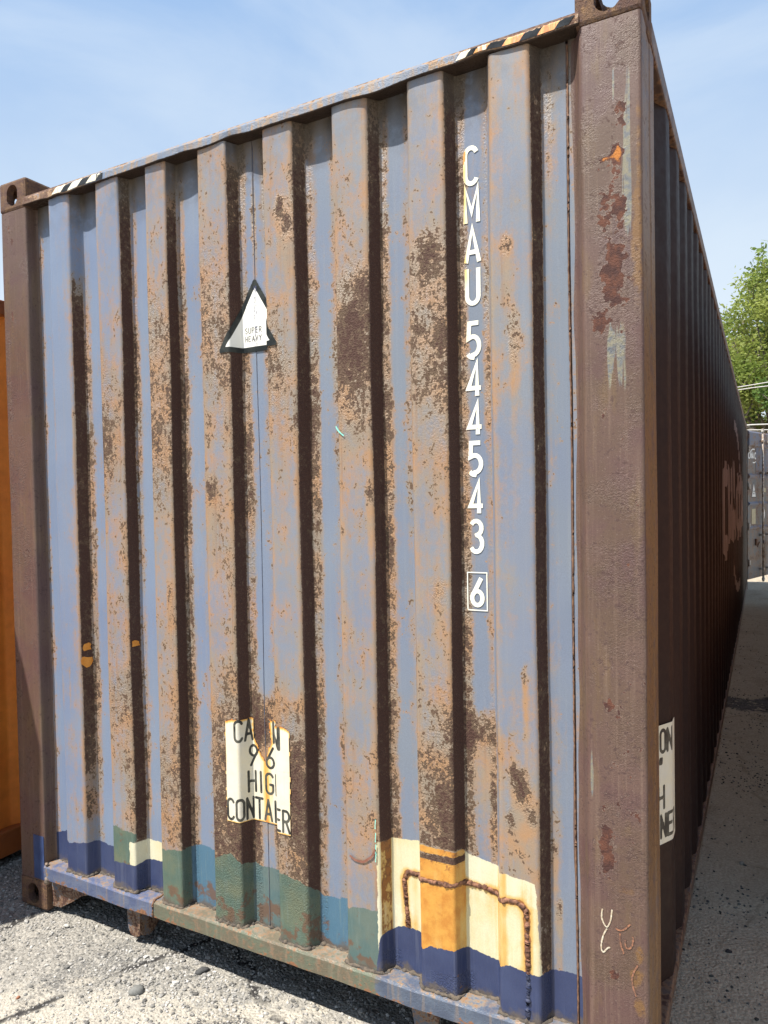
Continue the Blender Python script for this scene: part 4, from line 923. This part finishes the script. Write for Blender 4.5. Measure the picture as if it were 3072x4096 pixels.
for a0, a1, zc in ((35, 100, 1.30), (215, 280, 1.62)):
    bm = bmesh.new(); sm_ = (s_a + s_b) / 2; ribbon(bm, arc(sm_ + (-.2 if a0 < 90 else .9), zc, 2.2, 1.05, a0, a1, 24), .10, 0)
    for s in np.arange(s_a - .3, s_b + .6, .02): bmesh.ops.bisect_plane(bm, geom=bm.verts[:] + bm.edges[:] + bm.faces[:], plane_co=(s, 0, 0), plane_no=(1, 0, 0))
    mb = MB(); mb.bm(bm); mb.v = [(*side_at(s, .003), z) for s, z, l in mb.v]; o = mesh_obj('side_logo_arc', mb.v, mb.f, M_BIG); child(o)

# ---- the right rear door, swung open and standing back along the lane
DTH = radians(17.0)
DOOR = MB().box(0.0, 1.15, 0.0, 0.045, 0.155, 2.79).build('open_door', M_DOOR); child(DOOR); DOOR.matrix_parent_inverse = Matrix.Identity(4)
DOOR.location = Vector((2.447, 12.20, 0)) + OFF; DOOR.rotation_euler = (0, 0, pi / 2 - DTH)
# door-local: x along the leaf away from the hinge, y- is the outer face, z up
def dpart(mb, nm, mat, parent=None, smooth=False):
    o = mb.build(nm, mat, None, smooth); o.parent = parent or DOOR; return o
for z0, z1, mt in ((2.50, 2.785, M_DOORB), (1.93, 2.03, M_DOORB), (1.45, 1.53, M_DOORB), (1.02, 1.10, M_DOORB)):
    dpart(MB().prism([(-.001, z0), (-.022, z0 + .03), (-.022, z1 - .03), (-.001, z1)], 'x', .03, 1.12), 'door_rib', mt)
dpart(MB().box(.42, 1.12, -.006, -.001, 2.035, 2.495), 'door_panel', M_DOORB)
M_BAR = mat_plain('galvanised_bar', (.40, .38, .34), (.30, .27, .23), .45, 9, .001, .02)
for bx in (.63, .98):
    B = dpart(MB().tube([(bx, -.055, .12), (bx, -.055, 2.83)], .017, 10), 'locking_bar', M_BAR, None, True)
    for z in (.12, 2.80): dpart(MB().box(bx - .03, bx + .03, -.075, -.035, z - .018, z + .018, .004).box(bx - .018, bx + .018, -.07, -.04, z - .05, z + .05), 'cam', M_BAR)
    for z in (.30, .92, 2.05, 2.62): dpart(MB().box(bx - .035, bx + .035, -.078, .0, z - .018, z + .018, .004), 'bar_guide', M_BAR)
    dpart(MB().box(bx + .02, bx + .05, -.075, -.055, .50, .80, .004).box(bx - .02, bx + .06, -.08, -.05, .76, .82, .004), 'bar_handle', M_BRACKET)
dpart(MB().box(.36, .42, -.03, -.002, .74, .86, .006).tube([(.38, -.035, .72), (.44, -.05, .80)], .012, 6), 'handle_hook', M_WELD)
for z in (.45, 1.1, 1.8, 2.45): dpart(MB().tube([(-.012, -.02, z - .06), (-.012, -.02, z + .06)], .016, 8).box(-.02, .10, -.014, -.002, z - .04, z + .04), 'hinge', M_BAR)
M_WH = mat_plain('white_vinyl', (.80, .80, .78), (.74, .74, .72), .5, 20, 0); M_YL = mat_plain('old_paper_label', (.52, .46, .30), (.42, .37, .24), .7, 14, 0); M_INK = mat_plain('black_ink', (.03, .03, .03), (.05, .05, .05), .6, 20, 0)
def flat_strokes(text, x, z, h, ws, sw, yy, mat, nm):
    sts, _ = strokes(text, x, z, h, ws, .22); bm = bmesh.new()
    for k, st in enumerate(sts): ribbon(bm, st, sw, .0005 * (k % 4))
    mb = MB(); mb.bm(bm); mb.v = [(a, yy - l, b) for a, b, l in mb.v]; o = mesh_obj(nm, mb.v, mb.f, mat); o.parent = DOOR; return o
flat_strokes('CMA CGM', .04, 2.30, .10, 1.42, .032, -.004, M_WH, 'door_lettering')
for a0, a1, zc in ((75, 150, 2.33), (255, 330, 2.36)):
    bm = bmesh.new(); ribbon(bm, arc(.30, zc, .20, .135, a0, a1, 14), .022, 0); mb = MB(); mb.bm(bm); mb.v = [(a, -.004, b) for a, b, l in mb.v]; o = mesh_obj('door_logo_arc', mb.v, mb.f, M_WH); o.parent = DOOR
t_ = mesh_obj('heavy_load_triangle', [(.18, -.003, 1.60), (.42, -.003, 1.60), (.30, -.003, 1.885)], [(0, 1, 2)], M_INK); t_.parent = DOOR
t_ = mesh_obj('heavy_load_triangle', [(.20, -.0045, 1.615), (.40, -.0045, 1.615), (.30, -.0045, 1.855)], [(0, 1, 2)], M_WH); t_.parent = DOOR
flat_strokes('SUPER', .265, 1.70, .022, 1.1, .005, -.006, M_INK, 'door_lettering'); flat_strokes('HEAVY', .265, 1.66, .022, 1.1, .005, -.006, M_INK, 'door_lettering')
dpart(MB().box(.19, .39, -.004, -.001, 1.13, 1.40), 'paper_label', M_YL)
o = mesh_obj('oval_label', [(.80 + .09 * cos(2 * pi * k / 20), -.008, 1.30 + .10 * sin(2 * pi * k / 20)) for k in range(20)], [tuple(range(20))], M_WH); o.parent = DOOR
dpart(MB().box(.71, .93, -.010, -.006, 1.70, 1.775), 'paper_label', M_YL)

# ------------------------------------------------------------------ neighbouring containers
def simple_container(name, x0, y0, W, Lg, H, mat, rail_mat, label, faces):
    root = empty(name, (x0, y0, 0)); tag(root, label, 'container')
    def p(mb, nm, mt, sm=False): o = mb.build(nm, mt, None, sm); o.parent = root; return o
    pf = fillet(side_profile(0.18, Lg - .18, 0, .036), .008, 2)
    for sx in (0, 1):
        V = []; 
        for q in pf: 
            xx = (W - .006 + q.x) if sx else (.006 - q.x); V += [(xx, q.y, .12), (xx, q.y, H - .09)]
        o = mesh_obj('side_wall', V, [(2 * i, 2 * i + 1, 2 * i + 3, 2 * i + 2) for i in range(len(pf) - 1)], mat, None, True); o.parent = root
        xa, xb = (W - .06, W - .001) if sx else (.001, .06)
        p(MB().box(xa, xb, .18, Lg - .18, H - .10, H - .03, .006), 'side_top_rail', rail_mat); p(MB().box(xa, xb + (.004 if sx else 0), .18, Lg - .18, .02, .135, .006), 'side_bottom_rail', rail_mat)
        for y in (0.004, Lg - .154):
            p(MB().box(W - .156 if sx else .006, W - .006 if sx else .156, y, y + .15, .118, H - .118, .008), 'corner_post', rail_mat)
        for y, rz in ((0, 0), (Lg, pi)):
            for tp in (True, False):
                o = bpy.data.objects.new('corner_casting', CM[((-1 if sx else 1) * (1 if rz == 0 else -1), tp)]); COL.objects.link(o); o.parent = root
                o.location = (W if sx else 0, y, H - .118 if tp else 0); o.rotation_euler = (0, 0, rz)
    pe = side_profile(0.16, W - .16, 0, .04)
    for y, sg in ((.012, 1), (Lg - .012, -1)):
        V = []
        for q in pe: V += [(q.y, y - sg * q.x, .15), (q.y, y - sg * q.x, H - .10)]
        o = mesh_obj('end_wall', V, [(2 * i, 2 * i + 1, 2 * i + 3, 2 * i + 2) for i in range(len(pe) - 1)], mat); o.parent = root
        ya, yb = (.002, .07) if sg > 0 else (Lg - .07, Lg - .002)
        p(MB().box(.162, W - .162, ya, yb, H - .115, H - .05, .005), 'end_top_rail', rail_mat); p(MB().box(.162, W - .162, ya, yb, .06, .16, .005), 'end_bottom_rail', rail_mat)
    p(MB().box(.062, W - .062, .08, Lg - .08, H - .07, H - .055), 'roof_sheet', mat); p(MB().box(.062, W - .062, .08, Lg - .08, .12, .15), 'floor_plate', M_DARK)
    return root
M_ORC = mat_plain('orange_container_paint', (0.66, 0.175, 0.028), (0.72, 0.215, 0.034), .5, 3, .003); M_ORR = mat_plain('orange_rail_paint', (0.33, 0.085, 0.016), (0.27, 0.075, 0.022), .55, 6, .002)
simple_container('shipping_container', -.38 - 2.438, -.89, 2.438, 12.192, 2.591, M_ORC, M_ORR, 'orange container at the left edge, its corrugated side receding behind the blue one', 'r')
M_BRC = mat_plain('red_brown_container_paint', (0.27, 0.115, 0.060), (0.32, 0.145, 0.075), .6, 3, .003)
simple_container('shipping_container', 3.02, 1.25, 2.438, 9.125, 2.591, M_BRC, M_BRC, 'red-brown container across the lane on the right, just outside the picture', 'l')

# ------------------------------------------------------------------ loose gravel and stones
def stone_geo(r_, size, flat=.6, sub=0):
    bm = bmesh.new(); bmesh.ops.create_icosphere(bm, subdivisions=1 + sub, radius=1)
    off = Vector((r_.uniform(-50, 50), r_.uniform(-50, 50), 0)); ax = Matrix.Rotation(r_.uniform(0, 6.28), 3, 'Z')
    sx, sy, sz = r_.uniform(.7, 1.2), r_.uniform(.6, 1.0), flat * r_.uniform(.7, 1.2)
    for v in bm.verts:
        k = 1 + .35 * mnoise.noise(v.co * 1.3 + off); c = v.co * k; v.co = ax @ Vector((c.x * sx, c.y * sy, c.z * sz)) * size
    return bm
PROTO = []
for k in range(14):
    bm = stone_geo(random.Random(k), 1.0); PROTO.append(([v.co.copy() for v in bm.verts], [tuple(v.index for v in f.verts) for f in bm.faces])); bm.free()
def gravel(name, label, pts, shades):
    V = []; F = []; A = []
    for (x, y, sz) in pts:
        pv, pf = PROTO[rnd.randrange(14)]; b = len(V); a = rnd.uniform(0, 6.28); ca, sa_ = cos(a), sin(a); z0 = ground_h(x, y) + sz * .18; sh = rnd.choice(shades) * rnd.uniform(.8, 1.2)
        V += [(x + (v.x * ca - v.y * sa_) * sz, y + (v.x * sa_ + v.y * ca) * sz, z0 + v.z * sz) for v in pv]
        F += [(b + i, b + j, b + k) for i, j, k in pf]; A += [sh] * len(pv)
    m = Mat(name + '_stone', .9); n_ = m.noise(300, 3); g_ = m.attr('shade'); col = m.mul(m.mix(m.mr(n_, .35, .65), (1.0, .97, .92), (.85, .80, .72)), g_)
    o = mesh_obj(name, V, F, m.done(col, .92, m.bump(n_, .002, .6)), None, False, {'shade': A}); tag(o, label, kind='stuff'); return o
pts = []
def dens(x, y):
    k = mnoise.fractal(Vector((x * 1.6, y * 1.6, 4)), 1, 2, 3)
    near = math.exp(-((y - .12) / .38) ** 2); left = max(0, min(1, (1.6 - x) / .9))
    return near * (.55 + .7 * k) + .30 * left * (.5 + k) * (1 if y < .3 else .4)
while len(pts) < 11000:
    x, y = rnd.uniform(-.5, 2.36), rnd.uniform(-.55, 1.5)
    if rnd.random() < dens(x, y): pts.append((x, y, .0028 + .0055 * rnd.random() ** 2.2 + (.007 if rnd.random() < .02 else 0)))
gravel('gravel', 'loose grey gravel strewn in front of and under the blue container', pts, [.12, .17, .22, .27, .32, .37, .42])
pts = []
for cx, cy, sx, sy, n_ in ((2.62, 4.35, .18, .25, 420), (2.66, 2.75, .16, .16, 300), (2.55, 1.25, .12, .10, 120), (2.62, 3.6, .2, .5, 260), (2.58, .75, .12, .14, 70), (2.6, 2.2, .2, .6, 160), (2.62, 6.5, .2, 1.2, 260)):
    for _ in range(n_): pts.append((min(max(rnd.gauss(cx, sx), 2.40), 3.1), rnd.gauss(cy, sy), .003 + .006 * rnd.random() ** 2))
gravel('asphalt_crumbs', 'dark asphalt crumbs scattered along the shaded lane', pts, [.035, .045, .06, .09, .14])
def stone(x, y, size, flat, c, label, seed, z=None, group=None):
    bm = stone_geo(random.Random(seed), size, flat, 1); mb = MB(); mb.bm(bm); zz = (ground_h(x, y) if z is None else z) + size * flat * .35
    o = mb.build('stone', mat_plain('stone_%d' % seed, c, tuple(v * .75 for v in c), .9, 60, .002), None, True); o.location = (x, y, zz); tag(o, label, 'stone', group); return o
stone(.832, -.165, .030, .45, (.17, .17, .16), 'flat grey stone half sunk in the gravel, largest of the loose stones', 21)
stone(.30, -.02, .011, .7, (.46, .44, .40), 'white pebble on the sunlit gravel near the left corner casting', 22)
stone(.50, -.36, .008, .7, (.30, .13, .07), 'small reddish pebble on the sunlit gravel', 23)
stone(.95, .02, .020, .6, (.07, .07, .07), 'black stone on the edge of the shadow under the bottom rail', 24)
stone(2.575, .92, .012, .5, (.035, .03, .03), 'dark flat stone on the shaded lane beside the brown post', 25)
stone(2.60, 1.62, .016, .6, (.24, .23, .20), 'pale stone lying on the shaded concrete lane', 26)
for k, (yy, s, lb) in enumerate(((.30, .020, 'nearest of the round pebbles on the ledge of the orange container'), (.345, .028, 'largest round pebble on the ledge of the orange container'), (.40, .018, 'smallest round pebble on the ledge of the orange container'), (.44, .024, 'farthest of the round pebbles on the ledge of the orange container'))):
    stone(-.388, yy, s, .75, (.30, .26, .22), lb, 30 + k, .135, 'pebbles on the orange ledge')

# ------------------------------------------------------------------ trees
def mat_leaf(name, c1, c2):
    m = Mat(name, .55, spec=.3); sh = m.attr('shade'); col = m.mix(sh, c1, c2)
    tr = m.t.nodes.new('ShaderNodeBsdfTranslucent'); m.put(tr.inputs['Color'], m.mul(col, 1.3)); ms = m.t.nodes.new('ShaderNodeMixShader'); ms.inputs[0].default_value = .42
    m.done(col); m.t.links.new(m.b.outputs[0], ms.inputs[1]); m.t.links.new(tr.outputs[0], ms.inputs[2]); m.t.links.new(ms.outputs[0], m.out.inputs['Surface']); return m.m
M_BARK = mat_plain('bark', (.20, .17, .13), (.13, .11, .09), .9, 12, .01)
def tree(x, y, H, R_, seed, leafmat, n_leaf, label, leaf=.11, crown_lo=.22, spread=1.0):
    r_ = random.Random(seed); root = empty('tree', (x, y, -.02)); tag(root, label, 'tree', 'trees behind the yard'); T = MB(); tips = []
    def grow(p, d, L_, rad, lvl):
        pts_ = [p]; rr = [rad]; q = p.copy(); dd = d.copy(); n = 5
        for k in range(n):
            dd = (dd + Vector((r_.gauss(0, .13), r_.gauss(0, .13), r_.gauss(.03, .07)))).normalized(); q = q + dd * (L_ / n); pts_.append(q.copy()); rr.append(rad * (1 - .75 * (k + 1) / n) + .006)
        T.tube(pts_, rr, 6 if lvl < 2 else 4, False)
        if lvl >= 2:
            for q_ in pts_[2:]: tips.append((q_, lvl))
        if lvl < 3:
            nb = (9, 6, 4)[lvl]
            for k in range(nb):
                t = r_.uniform(.28 if lvl == 0 else .2, 1.0); i = min(int(t * n), n - 1); b = pts_[i].lerp(pts_[i + 1], t * n - i); ang = r_.uniform(0, 6.28)
                side = Vector((cos(ang), sin(ang), r_.uniform(.1, .9))).normalized(); nd = (dd * .45 + side * .9 * spread).normalized()
                grow(b, nd, L_ * r_.uniform(.38, .6) * (1.0 if lvl else .9), rr[i] * .55, lvl + 1)
    grow(Vector((0, 0, 0)), Vector((0, 0, 1)), H * .80, H * .021, 0)
    o = T.build('trunk', M_BARK, None, True); o.parent = root
    V = []; F = []; A = []
    tips = [t for t in tips if t[0].z > H * crown_lo]
    for k in range(n_leaf):
        c, lv = tips[r_.randrange(len(tips))]; p = c + Vector((r_.gauss(0, .20), r_.gauss(0, .20), r_.gauss(.0, .16))) * (H / 9)
        u = Vector((r_.gauss(0, 1), r_.gauss(0, 1), r_.gauss(0, .6))).normalized(); w = u.cross(Vector((r_.gauss(0, 1), r_.gauss(0, 1), r_.gauss(0, 1)))).normalized(); s = leaf * r_.uniform(.55, 1.2); b = len(V)
        V += [tuple(p + u * s), tuple(p + w * s * .5), tuple(p - u * s), tuple(p - w * s * .5)]; F.append((b, b + 1, b + 2, b + 3))
        sh = min(1, max(0, .5 + .9 * mnoise.noise(p * .55 + Vector((seed, 0, 0))) + r_.uniform(-.25, .25))); A += [sh] * 4
    o = mesh_obj('crown', V, F, leafmat, None, False, {'shade': A}); o.parent = root; return root
LF1 = mat_leaf('spring_leaf', (.135, .185, .036), (.300, .335, .085)); LF2 = mat_leaf('yellow_green_leaf', (.180, .185, .036), (.310, .290, .078)); LF3 = mat_leaf('deep_green_leaf', (.075, .135, .026), (.165, .230, .050))
tree(2.9, 27.0, 11.2, 3, 3, LF1, 38000, 'tall bright green tree rising above the roof line of the blue container', .085)
tree(2.1, 31.0, 8.2, 3, 8, LF2, 20000, 'yellow-green tree with open branches, behind the tall bright one', .09)
tree(4.8, 33.0, 9.5, 3, 12, LF3, 12000, 'dark green tree behind the utility wires', .14)
tree(1.2, 38.0, 6.6, 3, 15, LF1, 9000, 'low bushy green tree farthest back, over the open door', .15, .06)
tree(4.2, 24.0, 5.2, 3, 19, LF3, 14000, 'short leafy tree beside the open door', .085, .06)
tree(8.5, 30.0, 10.5, 3, 22, LF1, 9000, 'broad green tree off to the right, mostly outside the picture', .15)
# utility wires
M_WIRE = mat_plain('pale_wire', (.52, .51, .48), (.45, .44, .42), .5, 5, 0)
for k, (z, sl, rad, lb) in enumerate(((4.39, .045, .012, 'upper thin utility wire crossing in front of the trees'), (4.30, .03, .012, 'second thin utility wire just below the upper one'), (3.385, .012, .017, 'thick pale cable sagging just above the open door'), (3.27, .0, .012, 'lowest thin wire close above the open door'))):
    o = MB().tube([(2.5 + t, 18.0, z + sl * t + .0016 * (t * t) + .02 * sin(t * 3 + k)) for t in np.linspace(-9, 14, 60)], rad, 6).build('utility_wire', M_WIRE, None, True); tag(o, lb, 'wire', 'utility wires')
